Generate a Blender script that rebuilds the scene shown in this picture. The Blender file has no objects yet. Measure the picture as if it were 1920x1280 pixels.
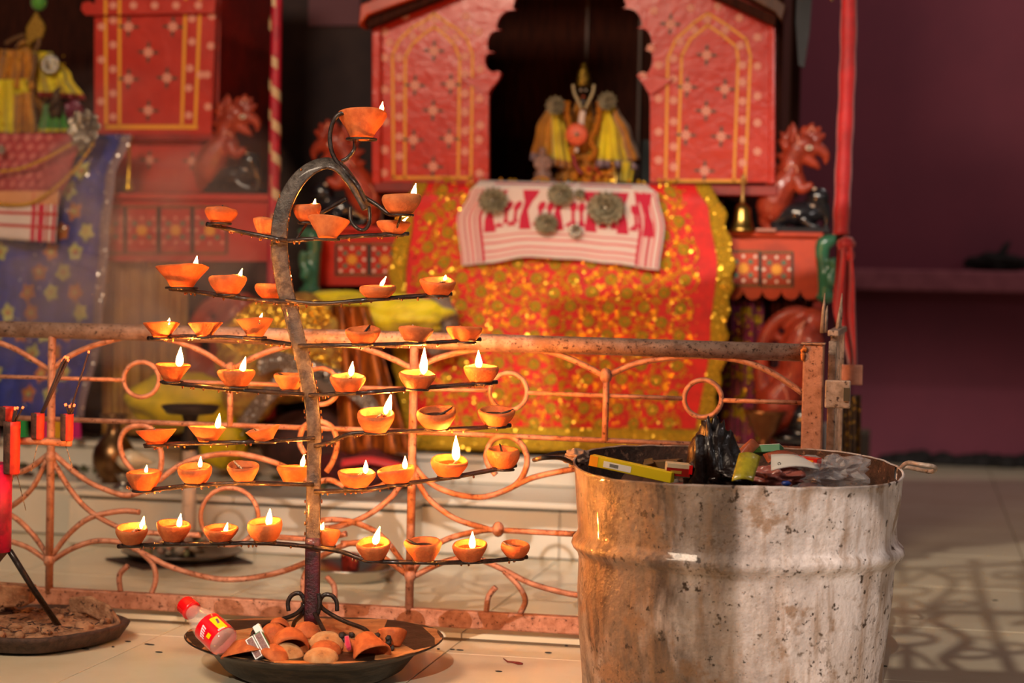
import bpy, bmesh, math, random
from mathutils import Vector, Matrix, Euler, noise

sc = bpy.context.scene
COL = sc.collection
random.seed(7)
PI = math.pi
V = Vector

# ------------------------------------------------------------------ camera
FPX = 3640.0                                   # focal length in pixels of the 1920 px frame
YAW, PITCH, ROLL = math.radians(11.8), math.atan(115 / FPX), 0.02
CAMLOC = V((0, 0, 0.74))
ROT = (Matrix.Rotation(YAW, 3, 'Z') @ Matrix.Rotation(PI / 2 - PITCH, 3, 'X') @ Matrix.Rotation(ROLL, 3, 'Z'))
cam = bpy.data.cameras.new('camera')
cam.sensor_width = 36
cam.lens = FPX * 36 / 1920
cam.clip_start = .05
cam.dof.use_dof = True
cam.dof.focus_distance = 3.58
cam.dof.aperture_fstop = 2.6
camo = bpy.data.objects.new('camera', cam)
camo.matrix_world = Matrix.Translation(CAMLOC) @ ROT.to_4x4()
COL.objects.link(camo)
sc.camera = camo

# ------------------------------------------------------------------ world, lights, exposure
sc.view_settings.view_transform = 'Standard'
sc.view_settings.look = 'None'
sc.view_settings.gamma = 1
sc.view_settings.use_curve_mapping = False
sc.view_settings.exposure = 0.0
w = bpy.data.worlds.new('world')
sc.world = w
w.use_nodes = True
w.node_tree.nodes['Background'].inputs[0].default_value = (1.0, .80, .66, 1)
w.node_tree.nodes['Background'].inputs[1].default_value = 0.11


def cam2room(r, d, z):
    "camera-ground coordinates (right, forward) to room coordinates"
    return V((r * math.cos(YAW) - d * math.sin(YAW), r * math.sin(YAW) + d * math.cos(YAW), z))


def lamp(name, typ, loc, target, energy, col, size=.1, size_y=None, spot=None, blend=.5):
    l = bpy.data.lights.new(name, typ)
    l.energy = energy
    l.color = col
    if typ == 'AREA':
        l.shape = 'RECTANGLE'
        l.size = size
        l.size_y = size_y or size
    else:
        l.shadow_soft_size = size
    if typ == 'SPOT':
        l.spot_size = spot or 1
        l.spot_blend = blend
    o = bpy.data.objects.new(name, l)
    o.location = loc
    o.rotation_euler = (V(target) - V(loc)).to_track_quat('-Z', 'Y').to_euler()
    COL.objects.link(o)
    return o


# a bulb high behind the camera, fill areas added right and front left
lamp('street_lamp_light', 'SPOT', cam2room(-.42, -3.4, 3.3), cam2room(.5, 5.2, .3), 5600, (1, .86, .74), .022, spot=.27, blend=.7)
lamp('fill_light_right', 'AREA', cam2room(2.9, 1.6, 1.9), cam2room(.4, 4.2, .2), 14, (1, .88, .84), .9, .25)  # unseen fill, added to lighten the drum's right side and the wall
lamp('wall_lamp', 'AREA', cam2room(2.3, 6.3, 3.3), cam2room(1.5, 8.2, .9), 17, (1, .84, .80), .12)
lamp('court_fill_light', 'AREA', cam2room(-1.6, 1.9, 2.6), cam2room(-.3, 5.6, .6), 92, (1, .76, .55), 1.0, .5)  # broad fill added for shrines and court, no lamp hangs there


def ray(px, py):
    return ROT @ V(((px - 960) / FPX, (640 - py) / FPX, -1))


def P(px, py, v):
    "point seen at a pixel on the room plane y = v"
    d = ray(px, py)
    return CAMLOC + d * (v / d.y)


def G(px, py, z=0.0):
    "point seen at a pixel on the level z"
    d = ray(px, py)
    return CAMLOC + d * ((z - CAMLOC.z) / d.z)


def C(px, py, D):
    "point seen at a pixel at camera distance D"
    return CAMLOC + ray(px, py) * D


def lin(h):
    c = [int(h[i:i + 2], 16) / 255 for i in (0, 2, 4)]
    return tuple(x / 12.92 if x <= .04045 else ((x + .055) / 1.055) ** 2.4 for x in c) + (1,)


# ------------------------------------------------------------------ materials
def M(name, col, rough=.5, metal=0.0, col2=None, scale=20, bump=0.0, bscale=None, coat=0.0, detail=4, lo=.4, hi=.6,
      trans=0.0, sheen=0.0, col3=None, scale3=6, lo3=.55, hi3=.65, alpha=1.0, ior=1.45, stretch=None, spec=.5, sss=0.0):
    m = bpy.data.materials.new(name)
    m.use_nodes = True
    nt = m.node_tree
    b = nt.nodes['Principled BSDF']
    b.inputs['Base Color'].default_value = lin(col)
    b.inputs['Roughness'].default_value = rough
    b.inputs['Metallic'].default_value = metal
    b.inputs['Coat Weight'].default_value = coat
    b.inputs['Coat Roughness'].default_value = .12
    b.inputs['Transmission Weight'].default_value = trans
    b.inputs['Sheen Weight'].default_value = sheen
    b.inputs['Alpha'].default_value = alpha
    b.inputs['IOR'].default_value = ior
    b.inputs['Specular IOR Level'].default_value = spec
    if sss:
        b.inputs['Subsurface Weight'].default_value = sss
        b.inputs['Subsurface Radius'].default_value = (.012, .004, .001)
    if col2 or bump or col3:
        tc = nt.nodes.new('ShaderNodeTexCoord')
        src = tc.outputs['Object']
        if stretch:
            mp = nt.nodes.new('ShaderNodeMapping')
            mp.inputs['Scale'].default_value = stretch
            nt.links.new(src, mp.inputs[0])
            src = mp.outputs[0]

        def nz(s, d=4):
            n = nt.nodes.new('ShaderNodeTexNoise')
            n.inputs['Scale'].default_value = s
            n.inputs['Detail'].default_value = d
            n.inputs['Roughness'].default_value = .6
            nt.links.new(src, n.inputs['Vector'])
            return n.outputs['Fac']

        def ramp(f, a, c):
            r = nt.nodes.new('ShaderNodeMapRange')
            r.inputs[1].default_value = a
            r.inputs[2].default_value = c
            nt.links.new(f, r.inputs[0])
            return r.outputs[0]
        out = None
        if col2:
            mx = nt.nodes.new('ShaderNodeMix')
            mx.data_type = 'RGBA'
            mx.inputs[6].default_value = lin(col)
            mx.inputs[7].default_value = lin(col2)
            nt.links.new(ramp(nz(scale, detail), lo, hi), mx.inputs[0])
            out = mx.outputs[2]
        if col3:
            mx = nt.nodes.new('ShaderNodeMix')
            mx.data_type = 'RGBA'
            mx.inputs[6].default_value = lin(col)
            if out:
                nt.links.new(out, mx.inputs[6])
            mx.inputs[7].default_value = lin(col3)
            nt.links.new(ramp(nz(scale3, 8), lo3, hi3), mx.inputs[0])
            out = mx.outputs[2]
        if out:
            nt.links.new(out, b.inputs['Base Color'])
        if bump:
            bp = nt.nodes.new('ShaderNodeBump')
            bp.inputs['Strength'].default_value = bump
            bp.inputs['Distance'].default_value = .004
            nt.links.new(nz(bscale or scale, 6), bp.inputs['Height'])
            nt.links.new(bp.outputs[0], b.inputs['Normal'])
    return m


terra = M('terracotta', 'b25a26', .75, col2='9a4618', scale=45, bump=.35, bscale=160, col3='8a4a2c', scale3=60, lo3=.62, hi3=.7, sss=.0)
terra_pale = M('terracotta_pale', 'ac6030', .8, col2='9a4e22', scale=40, bump=.35, bscale=160)
soot = M('soot', '1c120c', .6, bump=.5, scale=300)
oil = M('oil', '5a1c06', .06, col2='7a2808', scale=60, coat=.5)
terra_used = M('terracotta_used', 'b88c5e', .85, col2='a06a3c', scale=22, bump=.35, bscale=140, col3='4a2c1c', scale3=26, lo3=.60, hi3=.70)
cotton = M('cotton_wick', 'c9a27a', .9, col2='3a2418', scale=200)
iron = M('sooty_iron', '2c221e', .35, .6, col2='1a1210', scale=90, bump=.6, bscale=300, coat=.3)
strip_m = M('oily_iron_strip', '4c443d', .45, .35, col2='302822', scale=70, bump=.6, bscale=260, coat=.2)
strip_low = M('kumkum_stained_iron', '4a1522', .35, .3, col2='2a1010', scale=60, bump=.5, bscale=260, coat=.3)
railm = M('railing_paint', 'b9846a', .45, .25, col2='a06a50', scale=60, bump=.5, bscale=380, col3='5a3524', scale3=120, lo3=.6, hi3=.66)
rail_top_m = M('railing_top_pipe', 'b3907c', .38, .35, col2='94705c', scale=40, bump=.6, bscale=420, col3='4a3026', scale3=150, lo3=.56, hi3=.66)
gate_m = M('gate_grey_paint', 'b8a294', .4, .2, col2='94806f', scale=50, bump=.4, bscale=300, col3='4a342a', scale3=90, lo3=.58, hi3=.66)
marble = M('marble_tile', 'd8cdb2', .22, col2='cdbfa0', scale=3.5, detail=8, lo=.35, hi=.75, coat=.2)
marble_w = M('marble_slab', 'd3cdbf', .28, col2='c4bba8', scale=3, detail=8, lo=.35, hi=.75)
grout = M('grout', '6d5b45', .9)
dark_seam = M('dark_seam', '4a4030', .8)
stain = M('oil_stain', 'a8602c', .3, col2='7c4018', scale=30)
maroon = M('maroon_wall', '7c3444', .75, col2='703040', scale=3, bump=.2, bscale=40, detail=6, lo=.3, hi=.7)
maroon_lt = M('maroon_ledge', '95505a', .7, col2='84434e', scale=20)
black_m = M('black_debris', '15100f', .8, bump=.6, scale=60)
red_p = M('shrine_red_paint', 'b0281a', .26, col2='c0301c', scale=16, bump=.6, bscale=22, coat=.35, lo=.3, hi=.7)
red_p2 = M('shrine_red_pale', 'b8382c', .28, col2='a82e24', scale=16, bump=.6, bscale=14, coat=.5, lo=.3, hi=.7)
red_d = M('shrine_red_dark', '8c1c10', .4, col2='74160e', scale=12)
ora_p = M('shrine_orange_paint', 'b83a12', .35, col2='9c2f10', scale=10, coat=.2)
yel_p = M('painted_yellow', 'd8921a', .5)
dai_p = M('painted_daisy', 'd9907a', .5)
wht_p = M('painted_white', 'dcc8b4', .5)
grn_p = M('painted_leaf', '3f3a28', .5)
grn_p2 = M('painted_green', '4a6a50', .5)
dot_p = M('painted_dark_border', '2c2416', .5)
wood_d = M('dark_wood', '3a180d', .8, col2='2a1009', scale=10, stretch=(8, 8, 1), spec=.15)
wood_b = M('brown_wood', '4e2c18', .5, col2='3c2012', scale=12, stretch=(8, 8, 1))
lacq = M('red_lacquer', 'a23a20', .5, col2='842a16', scale=22, coat=.15)
lacq_b = M('black_lacquer', '1c1b20', .25, coat=.7, col2='121014', scale=20)
lacq_l = M('lacquer_line', 'd88a70', .4)
lacq_g = M('green_lacquer', '2f6a4c', .3, coat=.5, col2='285a40', scale=20)
brass = M('brass', 'b8964e', .28, 1.0, col2='8a6c36', scale=30, bump=.2)
silver = M('silver_foil', 'cfc6b6', .25, 1.0, col2='8d8470', scale=80, bump=.6, bscale=200)
silver_d = M('tarnished_silver', 'a69c80', .4, .8, col2='6e6650', scale=90, bump=.8, bscale=220)
steel = M('steel', 'b4aca2', .22, 1.0)
sar_red = M('saree_red', 'd81008', .6, sheen=.1, col2='c00e06', scale=25)
zari = M('zari_gold', 'c8a020', .40, .5, col2='8f8a20', scale=180, bump=.8, bscale=400)
zari_o = M('zari_orange', 'd4800e', .45, .3, col2='c8841a', scale=160, bump=.8, bscale=400)
sequin = M('sequin_gold', 'ffcc48', .38, 1.0)
sequin_s = M('sequin_silver', 'f0e6da', .38, 1.0)
blue_c = M('saree_blue', '1c2f8e', .55, sheen=.3, col2='16246e', scale=30, col3='4a6aa8', scale3=220, lo3=.6, hi3=.7)
cream_p = M('motif_cream', 'b4b070', .5, .2, col2='a0a85a', scale=200)
orng_p = M('motif_orange', 'b8643a', .5, .2, col2='a8703a', scale=200)
lilac = M('lilac_border', '8f7a84', .5, .2, col2='75646c', scale=200)
gam_w = M('gamosa_white', 'd9c6bd', .85, sheen=.3, bump=.5, bscale=900, scale=200)
gam_r = M('gamosa_red', 'c01c3e', .85, sheen=.3, bump=.5, bscale=900, scale=200)
gam_p = M('gamosa_pink', 'cf6f70', .85, sheen=.2)
mar_c = M('maroon_brocade', '8c1a24', .6, sheen=.3, col2='a83c3c', scale=70, bump=.4)
mar_l = M('brocade_figure', 'b8615a', .6)
yel_c = M('yellow_cloth', 'dcc806', .6, sheen=.3, col2='bea404', scale=14, bump=.4, bscale=30)
yel_o = M('mustard_cloth', 'b87808', .6, sheen=.3, col2='9a5e06', scale=25, bump=.4, bscale=40)
grn_c = M('green_cloth', '2f7a2a', .6, sheen=.3, col2='4c8c1e', scale=30)
gold_br = M('gold_brocade', 'c09a44', .45, .15, col2='94602a', scale=40, bump=1.0, bscale=160)
gold_fab = M('gold_curtain', 'b88c44', .5, .1, col2='98682e', scale=14, bump=.5, bscale=120)
orange_f = M('orange_silk', 'b8621e', .32, .35, col2='5c2c14', scale=14, bump=.3, stretch=(6, 6, 1))
plum = M('plum_brocade', '7a0f48', .5, .1, col2='5c0c34', scale=30, sheen=.3)
red_cl = M('red_wrap', 'b80f14', .55, sheen=.4, bump=.5, bscale=25, col2='980c10', scale=10)
pole_r = M('pole_crimson', 'b01830', .45, col2='981428', scale=20)
pole_w = M('pole_cream', 'bca078', .5)
skin_d = M('dark_face', '2c1e14', .3, .4)
stone_p = M('pinkish_stone', '8f6a5c', .5, col2='6a4a40', scale=80, bump=.5)
coral = M('coral_disc', 'd05a38', .45, bump=.3, scale=90)
magenta = M('magenta_paint', 'c81048', .4, col2='8a1038', scale=30, bump=.4, bscale=120)
pot_red = M('red_pot_paint', 'd83424', .45, col2='b42820', scale=40, bump=.4, bscale=150)
pot_dk = M('dark_pot', '5a3a30', .7, col2='35221c', scale=60, bump=.5, bscale=150)
ash_m = M('ash_crust', '9c7456', .9, col2='7a5238', scale=40, bump=1.0, bscale=90, col3='3c2418', scale3=70, lo3=.58, hi3=.64)
clay_m = M('dark_clay', '4a342a', .7, col2='35241c', scale=60, bump=.7, bscale=120)
ember = M('ember', 'ff5a28', .6)
stick_m = M('incense_stick', '3c2824', .8)
pan_in = M('pan_inside_iron', 'c8905c', .38, .25, col2='a86c3c', scale=25, bump=.3, bscale=120, col3='6c4020', scale3=60, lo3=.58, hi3=.80)
pan_out = M('pan_outside_iron', '4a3c30', .4, .7, col2='2c221a', scale=25, bump=.5, bscale=120, stretch=(1, 1, 5))
cap_red = M('bottle_cap_red', 'd80c12', .25, coat=.3)
pet = M('clear_plastic', 'f0d8c8', .06, alpha=.24, coat=1.0)
drink = M('drink_left', '7a3a20', .2, trans=.4)
lab_red = M('label_red', 'd40c1c', .2, coat=.6)
lab_yel = M('label_yellow', 'f0c400', .3, coat=.4)
lab_wht = M('label_white', 'e8c8d4', .3)
lab_pur = M('label_purple', '6a3a70', .3)
card_w = M('white_card', 'd6d2cc', .5)
card_g = M('green_card', '2f7a50', .45)
strike = M('striker_brown', '8a6a64', .8, col2='6c4c48', scale=400)
bag_b = M('black_bag', '1a0e0c', .3, coat=.4, bump=.8, bscale=70, scale=70)
sach = M('yellow_sachet', 'b4a826', .2, coat=.8, bump=.6, bscale=90, scale=60, col2='9c9020', alpha=.93)
clearbag = M('clear_bag', 'c4c2c6', .14, alpha=.42, coat=1.0, bump=.6, bscale=60, scale=60)
box_y = M('yellow_carton', 'c8b010', .4)
box_o = M('orange_carton', 'e89010', .4)
box_r = M('red_carton', 'd01408', .3, coat=.3)
box_dk = M('brown_carton', '5c4424', .6)
pap_o = M('orange_paper', 'b8582c', .5, coat=.3, bump=.6, bscale=60, scale=60)
ink = M('ink', '1a1408', .6)
glassr = M('red_glass', '8c2a1c', .1, coat=.5, col2='5a1a10', scale=40)
conch = M('conch_shell', 'd8ccb0', .3, col2='c0ac88', scale=20, coat=.4)
leafd = M('dry_leaf', '6c1c10', .7)
tin_g = M('grille_paint', 'b09078', .5)


def drum_material():
    m = bpy.data.materials.new('weathered_shaded_drum')
    m.use_nodes = True
    nt = m.node_tree
    N, L = nt.nodes.new, nt.links.new
    b = nt.nodes['Principled BSDF']
    tc = N('ShaderNodeTexCoord')

    def nz(scale, detail=6, stretch=None, rough=.6, w_=0):
        mp = N('ShaderNodeMapping')
        mp.inputs['Scale'].default_value = stretch or (1, 1, 1)
        mp.inputs['Location'].default_value = (w_, w_, w_)
        L(tc.outputs['Object'], mp.inputs[0])
        n = N('ShaderNodeTexNoise')
        n.inputs['Scale'].default_value = scale
        n.inputs['Detail'].default_value = detail
        n.inputs['Roughness'].default_value = rough
        L(mp.outputs[0], n.inputs['Vector'])
        return n.outputs['Fac']

    def rng(f, a, c, o1=0, o2=1):
        r = N('ShaderNodeMapRange')
        for i, x in enumerate((a, c, o1, o2)):
            r.inputs[i + 1].default_value = x
        L(f, r.inputs[0])
        return r.outputs[0]

    def mix(fac, a, bcol):
        mx = N('ShaderNodeMix')
        mx.data_type = 'RGBA'
        L(fac, mx.inputs[0])
        if isinstance(a, str):
            mx.inputs[6].default_value = lin(a)
        else:
            L(a, mx.inputs[6])
        mx.inputs[7].default_value = lin(bcol)
        return mx.outputs[2]

    def mul(a, c):
        n = N('ShaderNodeMath')
        n.operation = 'MULTIPLY'
        L(a, n.inputs[0])
        L(c, n.inputs[1])
        return n.outputs[0]
    c = mix(rng(nz(5, 4), .35, .7), 'e6dad6', 'd0beb6')
    # soot-brown grime, weighted to the left to paint in the drum's shaded side
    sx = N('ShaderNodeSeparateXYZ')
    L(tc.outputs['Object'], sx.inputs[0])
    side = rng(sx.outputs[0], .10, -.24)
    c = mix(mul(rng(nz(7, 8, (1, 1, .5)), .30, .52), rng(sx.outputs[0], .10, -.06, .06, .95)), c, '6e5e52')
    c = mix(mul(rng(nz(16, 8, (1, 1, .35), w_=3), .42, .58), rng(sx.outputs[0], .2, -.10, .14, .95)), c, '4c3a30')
    c = mix(rng(nz(30, 8, (1, 1, .12), w_=9), .50, .66, 0, .75), c, '8f6e52')
    c = mix(rng(nz(12, 8, w_=5), .57, .63, 0, .85), c, '8a6a50')
    c = mix(rng(nz(48, 5, w_=7), .625, .66), c, '33231a')
    c = mix(rng(nz(17, 9, w_=15, rough=.7), .63, .655), c, '3c2c24')
    c = mix(rng(nz(14, 9, (1, 1, .6), w_=25, rough=.75), .665, .68), c, '1e1614')
    c = mix(mul(rng(nz(70, 6, w_=31, rough=.7), .56, .60), rng(nz(6, 4, w_=8), .45, .62, .0, .9)), c, '54402f')
    c = mix(rng(nz(28, 8, (1, 1, .7), w_=44, rough=.75), .50, .66, 0, .45), c, '8f7a68')
    c = mix(rng(nz(130, 3, w_=12), .68, .70), c, '2c201a')
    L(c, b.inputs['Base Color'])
    rr = rng(nz(20, 5, w_=2), .35, .65, .28, .6)
    L(rr, b.inputs['Roughness'])
    b.inputs['Coat Weight'].default_value = .25
    bp = N('ShaderNodeBump')
    bp.inputs['Strength'].default_value = .7
    bp.inputs['Distance'].default_value = .006
    L(nz(38, 8, (1, 1, .8), w_=1), bp.inputs['Height'])
    bp2 = N('ShaderNodeBump')
    bp2.inputs['Strength'].default_value = .9
    bp2.inputs['Distance'].default_value = .003
    L(nz(90, 5), bp2.inputs['Height'])
    L(bp.outputs[0], bp2.inputs['Normal'])
    L(bp2.outputs[0], b.inputs['Normal'])
    return m


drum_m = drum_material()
drum_in = M('drum_rust_inside', '4a3228', .85, col2='33221a', scale=40, bump=.8, bscale=120, col3='7a5a48', scale3=60, lo3=.58, hi3=.66)


def flame_material():
    m = bpy.data.materials.new('oil_flame')
    m.use_nodes = True
    nt = m.node_tree
    nt.nodes.clear()
    N, L = nt.nodes.new, nt.links.new
    out = N('ShaderNodeOutputMaterial')
    em = N('ShaderNodeEmission')
    tc = N('ShaderNodeTexCoord')
    sx = N('ShaderNodeSeparateXYZ')
    L(tc.outputs['Generated'], sx.inputs[0])
    r = N('ShaderNodeValToRGB')
    r.color_ramp.elements[0].position = 0
    r.color_ramp.elements[0].color = (1, .30, .04, 1)
    r.color_ramp.elements[1].position = 1
    r.color_ramp.elements[1].color = (1, .26, .03, 1)
    e = r.color_ramp.elements.new(.3)
    e.color = (1, .34, .05, 1)
    e = r.color_ramp.elements.new(.7)
    e.color = (1, .31, .045, 1)
    L(sx.outputs[2], r.inputs[0])
    st = N('ShaderNodeValToRGB')
    for p_, c_ in ((0, .10), (.25, .9), (.6, 1.0), (.85, .4), (1, .05)):
        if p_ in (0, 1):
            el = st.color_ramp.elements[0 if p_ == 0 else 1]
        else:
            el = st.color_ramp.elements.new(p_)
        el.color = (c_, c_, c_, 1)
    L(sx.outputs[2], st.inputs[0])
    mu = N('ShaderNodeMath')
    mu.operation = 'MULTIPLY'
    L(st.outputs[0], mu.inputs[0])
    mu.inputs[1].default_value = FLAME
    L(r.outputs[0], em.inputs[0])
    L(mu.outputs[0], em.inputs[1])
    L(em.outputs[0], out.inputs[0])
    return m


FLAME = 2000.0
flame_m = flame_material()
_b = ember.node_tree.nodes['Principled BSDF']
_b.inputs['Emission Color'].default_value = (1, .2, .05, 1)
_b.inputs['Emission Strength'].default_value = 2.0


# ------------------------------------------------------------------ mesh builder
ORG = {}


class MB:
    def __init__(s):
        s.v, s.f, s.m, s.s = [], [], [], []

    def add(s, p):
        s.v.append(V(p))
        return len(s.v) - 1

    def face(s, idx, m=0, sm=False):
        s.f.append(tuple(idx))
        s.m.append(m)
        s.s.append(sm)

    def box(s, c, size, m=0, rot=None):
        c = V(c)
        i0 = len(s.v)
        for x in (-.5, .5):
            for y in (-.5, .5):
                for z in (-.5, .5):
                    p = V((x * size[0], y * size[1], z * size[2]))
                    if rot is not None:
                        p = rot @ p
                    s.v.append(c + p)
        for q in ((0, 1, 3, 2), (4, 6, 7, 5), (0, 4, 5, 1), (2, 3, 7, 6), (0, 2, 6, 4), (1, 5, 7, 3)):
            s.face([i0 + k for k in q], m)

    def bx(s, x0, x1, y0, y1, z0, z1, m=0):
        s.box(((x0 + x1) / 2, (y0 + y1) / 2, (z0 + z1) / 2), (x1 - x0, y1 - y0, z1 - z0), m)

    def prism(s, pts, off, m=0, mside=None, sm=False):
        n = len(pts)
        off = V(off)
        i0 = len(s.v)
        s.v += [V(p) for p in pts] + [V(p) + off for p in pts]
        s.face(range(i0, i0 + n), m)
        s.face(range(i0 + 2 * n - 1, i0 + n - 1, -1), m)
        for k in range(n):
            s.face((i0 + k, i0 + n + k, i0 + n + (k + 1) % n, i0 + (k + 1) % n), m if mside is None else mside, sm)

    def tube(s, pts, r, seg=8, m=0, closed=False, flat=None):
        pts = [V(p) for p in pts]
        n = len(pts)
        rr = r if isinstance(r, (list, tuple)) else [r] * n
        i0 = len(s.v)
        N = None
        for k in range(n):
            if closed:
                t = pts[(k + 1) % n] - pts[k - 1]
            else:
                t = pts[min(k + 1, n - 1)] - pts[max(k - 1, 0)]
            if t.length < 1e-9:
                t = V((0, 0, 1))
            t.normalize()
            if N is None:
                N = t.orthogonal()
            N = (N - t * N.dot(t))
            N = N.normalized() if N.length > 1e-6 else t.orthogonal().normalized()
            B = t.cross(N)
            for j in range(seg):
                a = 2 * PI * j / seg
                s.v.append(pts[k] + (N * math.cos(a) + B * math.sin(a)) * rr[k])
        kk = n if closed else n - 1
        for k in range(kk):
            for j in range(seg):
                a, b = i0 + k * seg, i0 + ((k + 1) % n) * seg
                s.face((a + j, a + (j + 1) % seg, b + (j + 1) % seg, b + j), m, True)
        if not closed:
            s.face([i0 + j for j in range(seg)][::-1], m)
            s.face([i0 + (n - 1) * seg + j for j in range(seg)], m)

    def ribbon(s, pts, side, w, th, m=0, ms=None):
        "flat bar swept along pts; side(k, tangent) gives the width direction"
        n = len(pts)
        i0 = len(s.v)
        for k in range(n):
            t = (pts[min(k + 1, n - 1)] - pts[max(k - 1, 0)]).normalized()
            sd = side(k, t).normalized()
            nn = t.cross(sd).normalized()
            ww = w[k] if isinstance(w, (list, tuple)) else w
            c = th * .3
            for a, b in ((-ww / 2, -th / 2 + c), (-ww / 2 + c, -th / 2), (ww / 2 - c, -th / 2), (ww / 2, -th / 2 + c),
                         (ww / 2, th / 2 - c), (ww / 2 - c, th / 2), (-ww / 2 + c, th / 2), (-ww / 2, th / 2 - c)):
                s.v.append(pts[k] + sd * a + nn * b)
        for k in range(n - 1):
            mm = m if ms is None else ms(k)
            for j in range(8):
                a, b = i0 + k * 8, i0 + k * 8 + 8
                s.face((a + j, a + (j + 1) % 8, b + (j + 1) % 8, b + j), mm, True)
        s.face([i0 + j for j in range(8)], m if ms is None else ms(0))
        s.face([i0 + (n - 1) * 8 + j for j in range(8)], m)

    def lathe(s, prof, c=(0, 0, 0), rot=None, seg=24, m=0, fn=None, mf=None, sm=True):
        c = V(c)
        i0 = len(s.v)
        n = len(prof)
        for k, (r, z) in enumerate(prof):
            for j in range(seg):
                a = 2 * PI * j / seg
                p = V((r * math.cos(a), r * math.sin(a), z))
                if fn:
                    p = fn(p, a, k)
                if rot is not None:
                    p = rot @ p
                s.v.append(c + p)
        for k in range(n - 1):
            for j in range(seg):
                a, b = i0 + k * seg, i0 + (k + 1) * seg
                s.face((a + j, a + (j + 1) % seg, b + (j + 1) % seg, b + j), mf(k, j) if mf else m, sm)
        s.face([i0 + j for j in range(seg)][::-1], mf(0, 0) if mf else m)
        s.face([i0 + (n - 1) * seg + j for j in range(seg)], mf(n - 2, 0) if mf else m)

    def ell(s, c, rad, m=0, seg=14, rings=8, rot=None, fn=None):
        prof = []
        for k in range(rings + 1):
            a = -PI / 2 + PI * k / rings
            prof.append((max(math.cos(a), .02), math.sin(a)))
        R = (rot if rot is not None else Matrix.Identity(3)) @ Matrix.Diagonal(V(rad))
        s.lathe(prof, c, R, seg, m, fn)

    def grid(s, f, ns, nt, m=0, s0=0., s1=1., t0=0., t1=1., mf=None):
        i0 = len(s.v)
        for a in range(ns + 1):
            for b in range(nt + 1):
                s.v.append(V(f(s0 + (s1 - s0) * a / ns, t0 + (t1 - t0) * b / nt)))
        for a in range(ns):
            for b in range(nt):
                q = i0 + a * (nt + 1) + b
                s.face((q, q + 1, q + nt + 2, q + nt + 1), mf(a, b) if mf else m, True)

    def poly(s, f, pts, m=0):
        i0 = len(s.v)
        s.v += [V(f(x, y)) for x, y in pts]
        s.face(range(i0, i0 + len(pts)), m)

    def build(s, name, mats, parent=None, label=None, cat=None, group=None, kind=None, org=None, mods=None, recalc=True):
        if not isinstance(mats, (list, tuple)):
            mats = [mats]
        if parent is not None:
            po = ORG[parent.name]
        if org is None:
            if parent is not None:
                org = po
            else:
                lo = V([min(p[i] for p in s.v) for i in range(3)])
                hi = V([max(p[i] for p in s.v) for i in range(3)])
                org = V(((lo.x + hi.x) / 2, (lo.y + hi.y) / 2, lo.z))
        me = bpy.data.meshes.new(name)
        me.from_pydata([p - org for p in s.v], [], s.f)
        for mm in mats:
            me.materials.append(mm)
        me.polygons.foreach_set('material_index', s.m)
        me.polygons.foreach_set('use_smooth', s.s)
        if recalc:
            bm = bmesh.new()
            bm.from_mesh(me)
            bmesh.ops.recalc_face_normals(bm, faces=bm.faces)
            bm.to_mesh(me)
            bm.free()
        me.update()
        o = bpy.data.objects.new(name, me)
        COL.objects.link(o)
        if parent is not None:
            o.parent = parent
            o.location = org - po
        else:
            o.location = org
        ORG[o.name] = V(org)
        tag(o, label, cat, group, kind)
        for md in (mods or ()):
            md(o)
        return o


def tag(o, label=None, cat=None, group=None, kind=None):
    if label:
        o['label'] = label
    if cat:
        o['category'] = cat
    if group:
        o['group'] = group
    if kind:
        o['kind'] = kind


def thing(name, loc, label, cat, group=None, kind=None):
    o = bpy.data.objects.new(name, None)
    o.location = loc
    o.empty_display_size = .05
    COL.objects.link(o)
    ORG[o.name] = V(loc)
    tag(o, label, cat, group, kind)
    return o


def bevel(w_=.003, seg=2):
    def f(o):
        m = o.modifiers.new('bevel', 'BEVEL')
        m.width = w_
        m.segments = seg
        m.limit_method = 'ANGLE'
    return f


def remesh(vox, smooth=2):
    def f(o):
        m = o.modifiers.new('remesh', 'REMESH')
        m.mode = 'VOXEL'
        m.voxel_size = vox
        m.use_smooth_shade = True
        if smooth:
            k = o.modifiers.new('smooth', 'SMOOTH')
            k.iterations = smooth
            k.factor = .5
    return f


def solid(t):
    def f(o):
        m = o.modifiers.new('solid', 'SOLIDIFY')
        m.thickness = t
        m.offset = 0
    return f


def cr(pts, n=6, closed=False):
    "Catmull-Rom through 2D or 3D points"
    pts = [V(p) for p in pts]
    out = []
    N = len(pts)
    rg = range(N) if closed else range(N - 1)
    for i in rg:
        if closed:
            p0, p1, p2, p3 = pts[i - 1], pts[i], pts[(i + 1) % N], pts[(i + 2) % N]
        else:
            p0, p1, p2, p3 = pts[max(i - 1, 0)], pts[i], pts[i + 1], pts[min(i + 2, N - 1)]
        for k in range(n):
            t = k / n
            out.append(.5 * ((2 * p1) + (p2 - p0) * t + (2 * p0 - 5 * p1 + 4 * p2 - p3) * t * t + (3 * p1 - p0 - 3 * p2 + p3) * t ** 3))
    if not closed:
        out.append(pts[-1])
    return out


def lerp(a, b, t):
    return a + (b - a) * t


def pw(t, *kv):
    "piecewise linear: pairs (t, value)"
    for (a, x), (b, y) in zip(kv, kv[1:]):
        if t <= b:
            return lerp(x, y, (t - a) / (b - a)) if t > a else x
    return kv[-1][1]


def pwc(t, *kv):
    for (a, x), (b, y) in zip(kv, kv[1:]):
        if t <= b:
            k = max(0, (t - a) / (b - a))
            k = k * k * (3 - 2 * k)
            return lerp(x, y, k)
    return kv[-1][1]


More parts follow.
